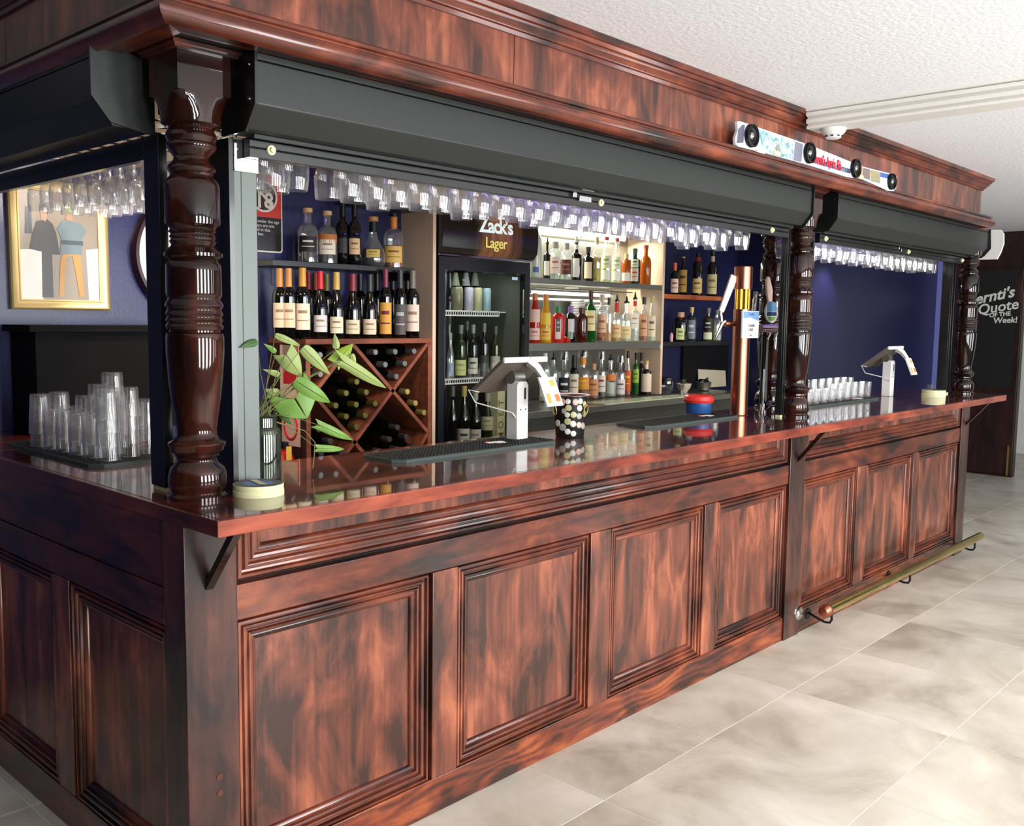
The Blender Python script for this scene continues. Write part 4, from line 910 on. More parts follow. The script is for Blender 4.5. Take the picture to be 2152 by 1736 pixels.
sb(1334, 615, 710, 4.24, 20, 'square', 'glass', 'clear rum bottle with red collar and white label on the lower steel shelf', pour='black', neck=(.84, .97, (190, 40, 44)), lab=(.30, .66, (230, 222, 204), 56, (190, 150, 90)), liquid='clear', level=.5)
sb(1353, 625, 710, 4.22, 20, 'round', 'glass', 'amber bourbon with tan label on the lower steel shelf', cap=(40, 38, 34), lab=(.12, .62, (214, 160, 116), 50, (130, 80, 50)), liquid='amber', level=.62)
sb(1370, 622, 711, 4.22, 19, 'slope', 'glass', 'pale bottle with cream side label, rightmost on the lower steel shelf', cap=(186, 170, 110), lab=(.1, .56, (224, 206, 170), 55, (110, 100, 80)), liquid='clear', level=.4)
solo('ornament', MB().lathe([(0, 0), (.03, 0), (.036, .012), (.03, .03), (.015, .04), (0, .042)], (5.03, 4.19, 1.4455), 16), LQ['red'], 'small orange glass dome in front of the maroon bottle', 'ornament')
# back counter
z = 1.0365; G = 'bottles on the steel back counter'
sb(1145, 743, 843, 4.33, 23, 'tall', 'glass', 'clear rum with white cap, leftmost on the steel back counter', cap=(222, 222, 214), capf=(.84, 1), lab=(.10, .45, (226, 228, 214), 58, (130, 60, 60)), lab2=(.5, .62, (190, 210, 180), 40), liquid='clear', level=.5)
sb(1163, 742, 843, 4.33, 21, 'tall', 'glass', 'part-empty amber rum with pourer on the back counter', pour='black', lab=(.22, .46, (230, 214, 196), 45, (200, 70, 50)), liquid='amber', level=.34)
sb(1186, 742, 840, 4.31, 25, 'square', 'glass', 'square whiskey bottle with black and white label on the back counter', pour='black+cup', lab=(.06, .56, (24, 24, 24), 62, (226, 224, 216)), liquid='amber', level=.5)
sb(1206, 747, 838, 4.30, 22, 'round', 'wine', 'dark bottle with cream label and tall black cap on the back counter', cap=(16, 16, 16), capf=(.72, 1), lab=(.12, .58, (232, 224, 200), 60, (150, 120, 90)))
sb(1225, 735, 838, 4.32, 30, 'round', 'glass', 'large clear bottle with slanted orange label on the back counter', pour='black+cup', neck=(.80, .98, (226, 150, 50)), lab=(.22, .52, (224, 150, 44), 60, (230, 190, 90)), liquid='amber', level=.3)
sb(1247, 765, 836, 4.28, 23, 'squat', 'glass', 'small amber bottle with peach label on the back counter', cap=(196, 140, 104), lab=(.08, .56, (214, 150, 100), 60, (150, 90, 60)), liquid='amber', level=.6)
sb(1264, 742, 837, 4.30, 20, 'square', 'glass', 'bourbon with white label and seal on the back counter', pour='black+cup', lab=(.14, .58, (232, 222, 206), 60, (150, 50, 40)), liquid='dark', level=.4)
sb(1283, 745, 837, 4.30, 24, 'round', 'glass', 'clear spiced rum with orange label on the back counter', pour='black', lab=(.44, .62, (222, 130, 60), 60), lab2=(.08, .40, (196, 206, 190), 40), liquid='clear', level=.4)
sb(1304, 750, 836, 4.30, 21, 'square', 'glass', 'frosted vodka with plain white label on the back counter', pour='black+cup', lab=(.06, .48, (226, 220, 216), 66, (90, 90, 96)), liquid='clear', level=.5)
sb(1319, 738, 836, 4.31, 14, 'slope', 'glass', 'slender coffee liqueur bottle with orange label on the back counter', cap=(24, 30, 60), lab=(.1, .56, (206, 96, 40), 70, (230, 180, 60)), liquid='red', level=.5)
sb(1336, 742, 835, 4.30, 15, 'bordeaux', 'winegreen', 'slim green liqueur bottle with lime label on the back counter', cap=(16, 18, 14), lab=(.28, .60, (150, 176, 60), 60, (90, 110, 30)))
sb(1347, 742, 833, 4.33, 14, 'bordeaux', 'brown_gl', 'slim brown bottle with black and white cap on the back counter', cap=(20, 24, 20), neck=(.72, .80, (180, 190, 180)))
sb(1358, 759, 831, 4.25, 22, 'square', 'wine', 'bottle wrapped in plain cream label with yellow cap, back counter', cap=(222, 182, 90), capf=(.92, 1), lab=(.08, .62, (228, 208, 186), 85), neck=(.76, .92, (220, 206, 190)))
# orange shelf
z = 1.8105; G = 'bottles on the orange timber shelf'
sb(1418, 553, 612, 4.27, 20, 'round', 'wine', 'orange-capped dark bottle with white label on the orange shelf', cap=(214, 96, 50), capf=(.76, 1), lab=(.06, .50, (230, 204, 186), 50, (150, 60, 40)))
sb(1435, 540, 612, 4.33, 20, 'round', 'wine', 'dark liqueur bottle with amber label on the orange shelf', cap=(150, 130, 60), capf=(.92, 1), lab=(.08, .66, (170, 128, 50), 60, (60, 40, 20)))
sb(1466, 532, 612, 4.27, 22, 'squat', 'wine', 'stout dark bottle with gold badge label on the orange shelf', cap=(120, 40, 40), capf=(.80, .90), lab=(.06, .40, (210, 178, 110), 60, (110, 80, 40)))
sb(1497, 527, 613, 4.27, 23, 'bordeaux', 'wine', 'tall dark bottle with aged cream label, rightmost on the orange shelf', cap=(20, 20, 20), capf=(.9, 1), lab=(.05, .48, (190, 176, 120), 60, (110, 96, 60)), neck=(.76, .88, (190, 160, 130)))
z = 1.4405; G = 'bottles on the lower black shelf'
sb(1430, 657, 712, 4.26, 34, 'squat', 'wine', 'round black tequila bottle with lime label on the lower black shelf', cap=(200, 150, 110), lab=(.06, .46, (206, 214, 140), 30, (60, 90, 40)))
sb(1453, 646, 712, 4.33, 23, 'square', plain('smoky_blue_glass', (40, 48, 60), .1, coat=.5), 'smoky blue bottle with wooden stopper on the lower black shelf', cap=(206, 170, 110), capf=(.84, 1), lab=(.06, .62, (120, 126, 130), 46, (210, 214, 214)))
sb(1488, 648, 713, 4.26, 24, 'square', plain('bronze_glass', (64, 50, 16), .1, coat=.5), 'bronze tequila bottle with black and white label on the lower black shelf', cap=(90, 90, 84), lab=(.30, .66, (22, 24, 22), 44, (200, 210, 200)), lab2=(.05, .26, (210, 210, 180), 44))
sb(1506, 652, 713, 4.33, 22, 'square', 'glass', 'clear square bottle at the right of the lower black shelf', cap=(110, 110, 104), liquid='clear', level=.5)
solo('tassel', MB().lathe([(0, 0), (.012, 0), (.016, .05), (.006, .07), (0, .072)], (6.335, 4.20, 1.4405), 10), flat((206, 160, 170), .8), 'small pink tassel hanging beside the round black bottle', 'tassel')
# ---- fridge contents
def fb_(px, yt, yb, Y, z, w, sh, body, label, **k): bottle(px, yt, yb, Y, z, w, sh, body, label, group='drinks inside the glass-door fridge', **k)
z1_, z2_, z3_ = 1.6485, 1.2505, .8205
fb_(947, 700, 795, 4.10, z2_, 15, 'burgundy', 'glass', 'pale bottle at the left edge of the middle fridge shelf', cap=(130, 130, 130), lab=(.04, .34, (150, 158, 180), 60))
fb_(968, 684, 795, 4.10, z2_, 25, 'bordeaux', 'wine_olive', 'white wine with yellow-green label on the middle fridge shelf', cap=(120, 120, 112), lab=(.04, .34, (196, 198, 130), 66, (150, 150, 100)))
fb_(994, 683, 793, 4.10, z2_, 22, 'bordeaux', 'wine', 'white wine with grey seahorse label on the middle fridge shelf', cap=(146, 146, 138), lab=(.06, .37, (196, 190, 174), 66, (60, 60, 60)))
fb_(1017, 680, 793, 4.10, z2_, 21, 'bordeaux', 'wine', 'unlabelled dark wine on the middle fridge shelf', cap=(120, 120, 116), lab=(.1, .4, (50, 54, 50), 60))
fb_(1041, 686, 793, 4.10, z2_, 22, 'bordeaux', 'wine_olive', 'wine with blank pale label, rightmost on the middle fridge shelf', cap=(90, 90, 86), lab=(.05, .40, (172, 168, 156), 66))
fb_(981, 676, 793, 4.30, z2_, 20, 'bordeaux', 'wine', 'dark wine in the second row of the middle fridge shelf, left one', cap=(110, 110, 104))
fb_(1009, 674, 793, 4.30, z2_, 20, 'bordeaux', 'wine', 'dark wine in the second row of the middle fridge shelf, right one', cap=(130, 130, 124))
fb_(951, 812, 930, 4.08, z3_, 23, 'burgundy', 'wine', 'dark bottle at the left of the bottom fridge shelf', cap=(90, 90, 90), lab=(.04, .16, (120, 124, 124), 40))
fb_(975, 812, 930, 4.06, z3_, 27, 'burgundy', 'wine', 'gold-capped wine with white label on the bottom fridge shelf', cap=(178, 150, 90), lab=(.04, .34, (206, 196, 186), 62, (40, 40, 60)))
fb_(999, 822, 928, 4.06, z3_, 27, 'burgundy', 'wine', 'pale-capped wine with white label on the bottom fridge shelf', cap=(170, 160, 150), lab=(.04, .34, (204, 194, 180), 62, (140, 120, 120)))
fb_(1024, 826, 930, 4.10, z3_, 27, 'burgundy', 'wine_olive', 'amber sparkling wine with cream label on the bottom fridge shelf', cap=(160, 150, 130), lab=(.30, .56, (196, 186, 156), 60, (150, 130, 90)))
mo = thing('gift_box', 'tall cream champagne box with gold vertical letters in the fridge', 'box', (4.22, 4.06, z3_))
put('box', MB().box(4.19, 4.255, 4.02, 4.09, z3_, 1.17), flat((206, 198, 160), .5), mo)
for i, ch in enumerate('MOET'): text(ch, .062, (4.222, 4.0192, .885+i*.068), (0, 0, 1), (-1, 0, 0), flat((140, 120, 50), .4), mo, bold=.001)
for i, (px, w_, col, lb_) in enumerate([(961, 24, (104, 100, 78), 'olive and silver'), (985, 20, (150, 146, 160), 'silver and blue'), (1003, 21, (150, 146, 110), 'pale gold'), (1022, 20, (128, 150, 160), 'blue-badged')]):
    p = atY(px, 633, 4.10); r = w_/2*((p-CAMP).dot(FV))/FPX
    c = thing('drink_can', lb_+' can on the top fridge shelf', 'can', (p.x, 4.10, z1_), 'cans on the top fridge shelf')
    put('can_body', MB().lathe([(0, .002), (r*.8, 0), (r, .01), (r, .125), (r*.86, .137), (r*.86, .135), (0, .133)], seg=18), flat(col, .3), c, local=True)
    put('pull_tab', MB().box(-.006, .006, -.012, .006, .133, .141), M['chrome'], c, local=True)
for i, (px, c_) in enumerate([(957, (170, 176, 150)), (979, (176, 176, 180)), (998, (150, 150, 140)), (1017, (150, 166, 170))]):
    fb_(px, 574, 648, 4.32, z1_, 20, 'bordeaux', 'wine', 'dark beer bottle %s in the back row of the top fridge shelf' % ('at the far left', 'second from the left', 'third from the left', 'at the right')[i], cap=c_, capf=(.66, 1))
# ================================================================ hanging glasses
ga = MB().lathe([(0, 0), (.012, -.002), (.036, -.001), (.037, -.003), (.010, -.006), (.0045, -.016), (.004, -.088), (.008, -.096), (.028, -.106), (.041, -.124), (.0455, -.150), (.0445, -.185), (.041, -.212), (.0395, -.212), (.043, -.184), (.044, -.150), (.038, -.126)], seg=20).mesh('glass_a', M['glass'], 50)
gb = MB().lathe([(0, 0), (.012, -.002), (.034, -.001), (.035, -.003), (.010, -.006), (.0045, -.016), (.004, -.070), (.008, -.080), (.022, -.092), (.034, -.115), (.039, -.150), (.037, -.195), (.031, -.228), (.0295, -.228), (.0355, -.193), (.0375, -.150)], seg=20).mesh('glass_b', M['glass'], 50)
gr = thing('glass_rack', 'black wire rails under the canopy from which the stemmed glasses hang', 'glass rack', (4.1, 2.6, 2.19))
rl = MB()
k = 0
for x in [1.595+.098*i for i in range(29)]+[4.94+.098*i for i in range(22)]:
    put('rail', MB().box(x-.0515, x-.0465, 2.42, 2.80, 2.190, 2.196).box(x-.0515, x-.0465, 2.42, 2.425, 2.196, 2.2345).box(x-.0515, x-.0465, 2.795, 2.80, 2.196, 2.2345), M['black_alu'], gr, smooth=0)
for y in [2.80+.1*i for i in range(12)]:
    put('rail', MB().box(1.40, 1.78, y-.0515, y-.0465, 2.190, 2.196).box(1.40, 1.405, y-.0515, y-.0465, 2.196, 2.2345).box(1.775, 1.78, y-.0515, y-.0465, 2.196, 2.2345), M['black_alu'], gr, smooth=0)
def hang(x, y, kind, label, group, z=2.1895):
    o = solo('stemmed_glass', gb if kind else ga, None, label, 'glass', group=group)
    o.location = (x+random.uniform(-.004, .004), y+random.uniform(-.006, .006), z); o.rotation_euler = (random.uniform(-.03, .03), random.uniform(-.03, .03), random.uniform(0, 3))
R1, R2, R3 = 2.475, 2.58, 2.685
ORD = 'first second third fourth fifth sixth seventh eighth ninth tenth eleventh twelfth'.split()
cnt = {}
def nth(key): cnt[key] = cnt.get(key, -1)+1; return ORD[cnt[key]]
SEC = ('over the plant and wine rack', 'above the drinks fridge', 'above the steel shelves', 'above the beer tower')
for i in range(29):
    x = 1.595+.098*i
    if i == 2: continue
    sec = SEC[min(3, i//7)]
    for j, y in enumerate((R1, R2, R3)):
        if j == 2 and i % 4 != 2: continue
        row = ('front', 'second', 'back')[j]
        hang(x, y, i > 15 and (i+j) % 3 != 0, '%s glass from the left, %s row, hanging %s' % (nth((sec, j)), row, sec), 'stemmed glasses hanging above the main bar')
for i in range(22):
    sec = ('near', 'far')[i//11]
    for j, y in enumerate((R1, R2)):
        hang(4.94+.098*i, y, (i+j) % 2, '%s hanging glass of the %s row in the %s half past the middle column' % (nth((sec, j, 'r')), ('front', 'back')[j], sec), 'stemmed glasses past the middle column')
for i in range(11):
    for j, x in enumerate((1.46, 1.57, 1.68)):
        hang(x, 2.80+.1*i, i < 5, '%s hanging glass from the near column, %s row over the side counter' % (nth((j, 's')), ('outer', 'middle', 'inner')[j]), 'stemmed glasses over the side counter')
# ================================================================ tumblers
tum = MB().lathe([(.039, 0), (.0375, .004), (.033, .090), (.031, .096), (0, .096), (0, .084), (.029, .084), (.0365, .0)], seg=18).mesh('tumbler', M['glass_tum'], 40)
tum_b = MB().lathe([(0, 0), (.034, 0), (.037, .006), (.040, .1), (.038, .1), (.035, .014), (0, .014)], seg=18).mesh('tumbler', M['glass_tum'], 40)
def mat_(name, label, x0, x1, y0, y1, h=.011):
    t = thing(name, label, 'bar mat', ((x0+x1)/2, (y0+y1)/2, ZT)); c = .035
    o_ = [(x0+c, y0), (x1-c, y0), (x1, y0+c), (x1, y1-c), (x1-c, y1), (x0+c, y1), (x0, y1-c), (x0, y0+c)]
    put('edge', MB().prism('z', o_, ZT, ZT+h), M['rubber_edge'], t, smooth=0)
    i_ = [(x+(.004 if x < (x0+x1)/2 else -.004), y+(.004 if y < (y0+y1)/2 else -.004)) for x, y in o_]
    put('base', MB().prism('z', i_, ZT+h, ZT+h+.001), M['rubber'], t, smooth=0)
    nb = MB(); nx = int((x1-x0-.03)/.016); ny = int((y1-y0-.03)/.016)
    for i in range(nx):
        for j in range(ny):
            x = x0+.02+i*.016; y = y0+.02+j*.016
            if min(x-x0, x1-x)+min(y-y0, y1-y) < c+.008: continue
            nb.box(x-.004, x+.004, y-.004, y+.004, ZT+h+.001, ZT+h+.003)
    put('nubs', nb, M['rubber'], t, smooth=0, kind='stuff')
    return t
m1 = mat_('bar_mat', 'long black rubber bar mat with small logo, in front of the fridge', 2.03, 2.86, 2.40, 2.62)
def logo(t, x, y):
    put('printed_logo', MB().box(x, x+.085, y, y+.022, ZT+.0141, ZT+.0152).box(x+.03, x+.075, y-.02, y-.008, ZT+.0141, ZT+.0152), flat((226, 222, 214)), t)
    put('printed_logo', MB().lathe([(0, 0), (.013, 0), (.013, .001)], (x+.03, y+.032, ZT+.0142), 12), flat((200, 50, 40)), t)
logo(m1, 2.56, 2.50)
m2 = mat_('bar_mat', 'black rubber bar mat before the red and blue tub', 3.54, 4.34, 2.44, 2.66); logo(m2, 4.10, 2.52)
m3 = mat_('bar_mat', 'black rubber bar mat under the tumblers past the middle column', 5.10, 6.12, 2.44, 2.66); logo(m3, 5.80, 2.475)
m4 = mat_('bar_mat', 'black rubber mat under stacked tumblers on the dark side counter', 1.265, 1.56, 2.96, 3.72)
def stack(x, y, n, where, zb=ZT+.0145):
    for k in range(n):
        o = solo('tumbler', tum, None, 'upturned tumbler %s %s' % (('at the bottom', 'second up', 'third up', 'fourth up', 'on top')[k], where), 'glass', group='tumblers stacked on the dark side counter')
        o.location = (x+random.uniform(-.002, .002), y+random.uniform(-.002, .002), zb+k*.0445); o.scale = (1, 1, 1) if k == 0 else (1, 1, 1)
ST = [(1.345, 3.03, 4, 'of the stack nearest the near column'), (1.34, 3.125, 2, 'of front stack second from the near column'), (1.335, 3.22, 2, 'of front stack third from the near column'), (1.33, 3.315, 2, 'of front stack fourth from the near column'), (1.325, 3.41, 2, 'of front stack fifth from the near column'), (1.32, 3.51, 3, 'of front stack farthest from the near column'),
      (1.43, 3.07, 4, 'of the tall stack behind the nearest one'), (1.425, 3.165, 5, 'of the tallest stack'), (1.42, 3.26, 4, 'of the middle row stack beside the tallest'), (1.415, 3.36, 3, 'of the middle row stack near the far end'), (1.41, 3.46, 2, 'of the middle row short stack'), (1.405, 3.56, 3, 'of the stack at the far end of the middle row'),
      (1.51, 3.1, 3, 'of the back row stack on the right'), (1.505, 3.3, 3, 'of the back row stack in the middle')]
for s_ in ST: stack(*s_)
for i in range(9):
    o = solo('tumbler', tum_b, None, 'clear tumbler, front row on the far bar mat, %s' % ('at the middle column', 'next after the column', 'third along', 'fourth along', 'fifth along', 'sixth along', 'seventh along', 'eighth along', 'by the tablet stand')[i], 'glass', group='tumblers on the far bar mat'); o['label'] = o['label'].replace('number ', '')
    o.location = (5.16+.105*i, 2.50, ZT+.0145); o.scale = (1, 1, .78 if i < 4 else 1)
    if i < 8:
        o = solo('tumbler', tum_b, None, 'clear tumbler, back row on the far bar mat, %s' % ('nearest the middle column', 'second along', 'third along', 'fourth along', 'fifth along', 'sixth along', 'seventh along', 'last before the tablet stand')[i], 'glass', group='tumblers on the far bar mat')
        o.location = (5.22+.105*i, 2.60, ZT+.0145); o.scale = (1, 1, 1.25)
# ================================================================ things on the worktop
def tape(x, y, r, h, label):
    t = thing('tape_roll', label, 'tape', (x, y, ZT))
    put('roll', MB().lathe([(r*.6, 0), (r, 0), (r, h*.45), (r*.97, h*.5), (r*.985, h*.55), (r*.985, h), (r*.6, h)], (x, y, ZT), 40), flat((226, 222, 176), .6), t)
    put('top_film', MB().lathe([(r*.60, h+.0012), (r*.96, h+.0012)], (x, y, ZT), 40), flat((92, 92, 88), .5), t)
    return t
tp1 = tape(1.405, 2.245, .068, .031, 'cream masking tape roll with blue core on the near corner of the bar')
put('core_label', MB().lathe([(0, .0318), (.042, .0318)], (1.405, 2.245, ZT), 32), flat((96, 120, 176), .4), tp1)
put('loose_strip', MB().add([(1.385, 2.205, ZT+.034), (1.405, 2.199, ZT+.034), (1.425, 2.285, ZT+.034), (1.405, 2.290, ZT+.034)], [(0, 1, 2, 3)]), flat((206, 196, 160), .6), tp1)
tape(6.60, 2.28, .075, .048, 'cream tape roll near the far end of the bar')
solo('glass_cube', MB().box(6.80, 6.835, 2.36, 2.395, ZT, ZT+.07), M['glass_tum'], 'small clear glass block beside the far tape roll', 'ornament')
# vase with plant
vx, vy = 1.545, 2.45
va = thing('vase_plant', 'leafy green vine cuttings in a clear glass jar by the grey shutter guide', 'plant', (vx, vy, ZT))
put('jar', MB().lathe([(0, 0), (.050, 0), (.057, .006), (.058, .02), (.058, .135), (.054, .15), (.046, .158), (.045, .185), (.049, .19), (.046, .192), (.042, .185), (.043, .158), (.053, .148), (.0555, .12), (.0555, .01), (0, .008)], (vx, vy, ZT), 28), M['jar'], va)
put('water', MB().lathe([(0, .010), (.0535, .010), (.054, .13), (0, .13)], (vx, vy, ZT), 24), plain('cloudy_water', (58, 64, 36), .15, trans=.35, ior=1.33), va)
LV = flat((112, 150, 66), .45); LV2 = flat((150, 166, 98), .5); LV3 = flat((62, 92, 42), .5)
def leaf(b, t_, w, dy=0., mt=None, lobes=.0, fold=.25, bend=.0, dyt=0.):
    """arrowhead leaf from base pixel b to tip pixel t_ standing about y = vy+dy"""
    A = atY(b[0], b[1], vy+dy); B = atY(t_[0], t_[1], vy+dy+dyt); ax = B-A; Ln = ax.length; ax.normalize()
    side = ax.cross((CAMP-A).normalized()).normalized(); nn = side.cross(ax).normalized()
    wd = w*((A-CAMP).dot(FV))/FPX/2
    st = [(-lobes, .30, 1.05 if lobes else 0), (-lobes*.45, 0, 1.0 if lobes else .25), (0, 0, .72 if not lobes else 1.05), (.12, 0, 1.0), (.28, 0, 1.04), (.45, 0, .90), (.62, 0, .66), (.77, 0, .42), (.90, 0, .20), (1, 0, .02)]
    v = []; f = []
    for i, (s, inn, ww) in enumerate(st):
        c = A+ax*(Ln*max(s, 0))+nn*(bend*Ln*math.sin(math.pi*max(s, 0)))
        for sg in (-1, 1):
            e = A+ax*(Ln*s)+nn*(bend*Ln*math.sin(math.pi*max(s, 0)))+side*sg*wd*ww-nn*fold*wd*ww*(.6+.5*math.sin(5*s+sg))
            m_ = c+side*sg*wd*ww*.5-nn*fold*wd*ww*.15
            if s < 0: m_ = e*.55+(A+side*sg*wd*.42)*.45
            v += [c if s >= 0 else A+side*sg*wd*.12, m_, e]
    for i in range(len(st)-1):
        for k in (0, 3):
            for q in (0, 1):
                a = i*6+k+q; f.append((a, a+1, a+7, a+6))
    me = MB().add(v, f)
    lf = put('leaf', me, mt or LV, va, smooth=80)
    s_ = lf.modifiers.new('thick', 'SOLIDIFY'); s_.thickness = .0008
    b_ = lf.modifiers.new('round', 'SUBSURF'); b_.levels = 1; b_.render_levels = 1
    return A
ST_ = []
LF = [((618, 836), (645, 880), 92, -.03, LV, .85, .2, .05, -.02), ((620, 800), (694, 846), 34, -.03, LV, 0, .3, .25, 0), ((600, 745), (634, 792), 46, .02, LV2, .25, .4, .1, 0), ((636, 730), (694, 788), 28, .0, LV2, 0, .4, .1, 0),
      ((578, 704), (632, 727), 15, .03, LV2, 0, .3, .2, 0), ((718, 758), (812, 816), 26, .0, LV2, .25, .5, .12, .06), ((707, 733), (703, 700), 16, .0, LV2, 0, .5, 0, 0), ((706, 760), (742, 722), 32, .02, flat((134, 160, 50), .45), .2, .3, .1, 0),
      ((580, 740), (554, 722), 12, .04, LV, 0, .4, 0, 0), ((588, 788), (552, 776), 14, .04, LV2, 0, .4, .1, 0), ((668, 893), (742, 925), 20, -.02, LV, .15, .3, .2, 0), ((666, 942), (724, 944), 16, -.02, LV, .1, .4, .2, 0),
      ((535, 832), (545, 797), 13, .05, LV3, 0, .4, 0, 0), ((588, 830), (556, 818), 22, .03, LV2, 0, .4, .1, 0), ((588, 866), (613, 893), 16, .0, LV3, 0, .4, .1, 0), ((738, 744), (748, 770), 13, .0, LV2, 0, .4, .1, 0),
      ((632, 800), (646, 826), 24, .03, LV3, 0, .3, .1, 0), ((560, 838), (550, 862), 20, .04, LV3, 0, .4, 0, 0), ((590, 846), (574, 878), 16, .05, LV, 0, .4, 0, 0), ((541, 717), (503, 731), 17, -.13, LV3, 0, .4, .1, 0)]
for a in LF: ST_.append(leaf(*a))
jt = Vector((vx, vy, ZT+.185))
for A in ST_:
    k = random.uniform(-.02, .02); mid = (jt+A)/2+Vector((k, k, .02)); q = Vector((vx+random.uniform(-.02, .02), vy+random.uniform(-.02, .02), ZT+.19))
    put('stem', MB().tube([q-Vector((0, 0, .12)), q, mid, A], [.0014, .0016, .0013, .0009], 6), flat((104, 104, 56), .6), va)
e1 = atY(657, 985, vy-.02); put('stem', MB().tube([jt, atY(640, 905, vy), atY(662, 930, vy-.02), atY(660, 960, vy-.02), e1], .0014, 6), flat((130, 116, 70), .6), va)
# coin bucket
bx, by = 3.045, 2.505
bk = thing('ice_bucket', 'black round bucket covered in coins with ring handles', 'bucket', (bx, by, ZT))
put('body', MB().lathe([(0, 0), (.057, 0), (.059, .004), (.070, .166), (.082, .172), (.082, .175), (.068, .171), (.055, .012), (0, .01)], (bx, by, ZT), 36), M['black_shelf'], bk)
put('rim', MB().lathe([(.066, .1705), (.0825, .1752), (.0835, .1768), (.065, .174)], (bx, by, ZT), 36), flat((226, 186, 178), .4), bk)
cc = [(150, 150, 140), (176, 168, 120), (196, 196, 180), (120, 110, 90), (200, 160, 140), (206, 204, 196), (140, 128, 80)]
CN = [(-30, .150, .016), (-8, .152, .011), (18, .150, .013), (36, .153, .012), (-6, .126, .013), (-22, .112, .011), (34, .125, .013), (-10, .097, .011), (12, .098, .013), (34, .092, .013), (-8, .070, .014), (12, .060, .013), (-28, .045, .015), (36, .055, .013), (-8, .028, .012), (14, .020, .012), (58, .14, .013), (60, .10, .014), (58, .05, .014), (-50, .15, .013), (-52, .06, .014)]
fa = math.atan2(-by, -bx)
for a, z_, r_ in CN:
    t_ = fa+math.radians(a); R_ = .059+.011*(z_/.166)+.0006
    o = put('coin', MB().lathe([(0, .0016), (r_*.9, .0016), (r_, .001), (r_, -.001)], (0, 0, 0), 16, 'x'), flat(random.choice(cc), .3), bk, local=True)
    o.matrix_local = Matrix.Rotation(t_, 4, 'Z') @ Matrix.Translation((R_, 0, z_)) @ Matrix.Rotation(-.066, 4, 'Y')
for a in (-62, 62):
    t_ = fa+math.radians(a); c_ = Vector((bx+.073*math.cos(t_), by+.073*math.sin(t_), ZT+.115)); tn = Vector((-math.sin(t_), math.cos(t_), 0)); ou = Vector((math.cos(t_), math.sin(t_), 0))
    put('ring_handle', MB().tube([c_+tn*.017*math.cos(u)+(Vector((0, 0, 1))*.021+ou*.004)*math.sin(u) for u in [i*math.pi/9 for i in range(19)]], .0022, 6, cap=False), M['gold'], bk)
# tablet stands
def stand(x, y, label, s=1.0):
    t = thing('tablet_stand', label, 'tablet', (x, y, ZT)); z0 = ZT
    pts = [(x-.032, z0), (x+.032, z0), (x+.032, z0+.225*s), (x+.022, z0+.24*s), (x-.022, z0+.24*s), (x-.032, z0+.225*s)]
    put('post', MB().prism('y', pts, y-.03, y+.03), M['white'], t, bevel=.004)
    put('slot', MB().box(x+.006, x+.016, y-.0312, y-.0302, z0+.17*s, z0+.215*s), M['black'], t)
    for dx in (-.014, .016): put('screw', MB().lathe([(0, -.0012), (.003, -.0012), (.003, 0)], (x+dx, y-.0305, z0+.13*s), 8, 'y'), M['black'], t)
    put('joint', MB().lathe([(0, -.03), (.026, -.03), (.026, .03), (0, .03)], (x, y+.012, z0+.255*s), 18, 'x'), M['steel'], t)
    # tablet: top edge towards the room, sloping down to the bartender
    yA, zA, yB, zB = y-.035, z0+.325*s, y+.135, z0+.195*s; n = Vector((0, zA-zB, yB-yA)).normalized()*.008
    v = []
    for xx in (x-.125, x+.125):
        v += [(xx, yA+n.y, zA+n.z), (xx, yA-n.y, zA-n.z), (xx, yB-n.y, zB-n.z), (xx, yB+n.y, zB+n.z)]
    put('tablet', MB().add(v, [(0, 1, 2, 3), (4, 5, 6, 7), (0, 1, 5, 4), (1, 2, 6, 5), (2, 3, 7, 6), (3, 0, 4, 7)]), flat((98, 90, 82), .35), t, smooth=0, bevel=.003)
    put('top_edge', MB().box(x-.125, x+.125, yA-.012, yA+.0, zA-.010, zA+.012), M['white'], t, bevel=.003)
    put('arm', MB().tube([(x+.02, yA-.005, zA-.005), (x+.03, yA-.04, zA-.03), (x+.045, yA-.07, zA-.075)], [.022, .018, .014], 4), M['white'], t)
    yc, zc = yA-.085, zA-.125
    v = []
    for xx in (x+.0, x+.095):
        v += [(xx, yc+.018, zc+.06), (xx, yc+.010, zc+.057), (xx, yc-.038, zc-.05), (xx, yc-.030, zc-.053)]
    dsp = put('customer_display', MB().add(v, [(0, 1, 2, 3), (4, 5, 6, 7), (0, 1, 5, 4), (1, 2, 6, 5), (2, 3, 7, 6), (3, 0, 4, 7)]), M['white'], t, smooth=0)
    def dq(u0, u1, w0, w1, col, es, li=0):
        q = []
        for u in (u0, u1):
            for w__ in (w0, w1):
                q.append((x+.0+.095*u, yc+.010-.048*w__-.0012-li, zc+.057-.107*w__+.0003+li*.4))
        put('screen', MB().add([q[0], q[1], q[3], q[2]], [(0, 1, 2, 3)]), plain('lit_screen', col, .4, emis=col, es=es), dsp, smooth=0)
    dq(.04, .96, .03, .97, (240, 222, 190), .35); dq(.12, .34, .55, .9, (226, 150, 70), .3, .0008); dq(.55, .85, .08, .3, (230, 160, 80), .3, .0008); dq(.62, .9, .6, .85, (214, 110, 60), .3, .0008)
    put('cable', MB().tube([(x-.11, yB-.03, zB+.0), (x-.15, yB-.01, zB+.01), (x-.13, yB-.03, zB-.04), (x-.06, y-.03, z0+.12), (x-.033, y-.02, z0+.10)], .0028, 6), flat((210, 208, 204), .5), t)
    return t
stand(2.765, 2.545, 'white tablet stand with grey tilted tablet on the bar in front of the fridge')
s2 = stand(6.42, 2.52, 'pale tablet stand at the far end of the bar against the blue wall')
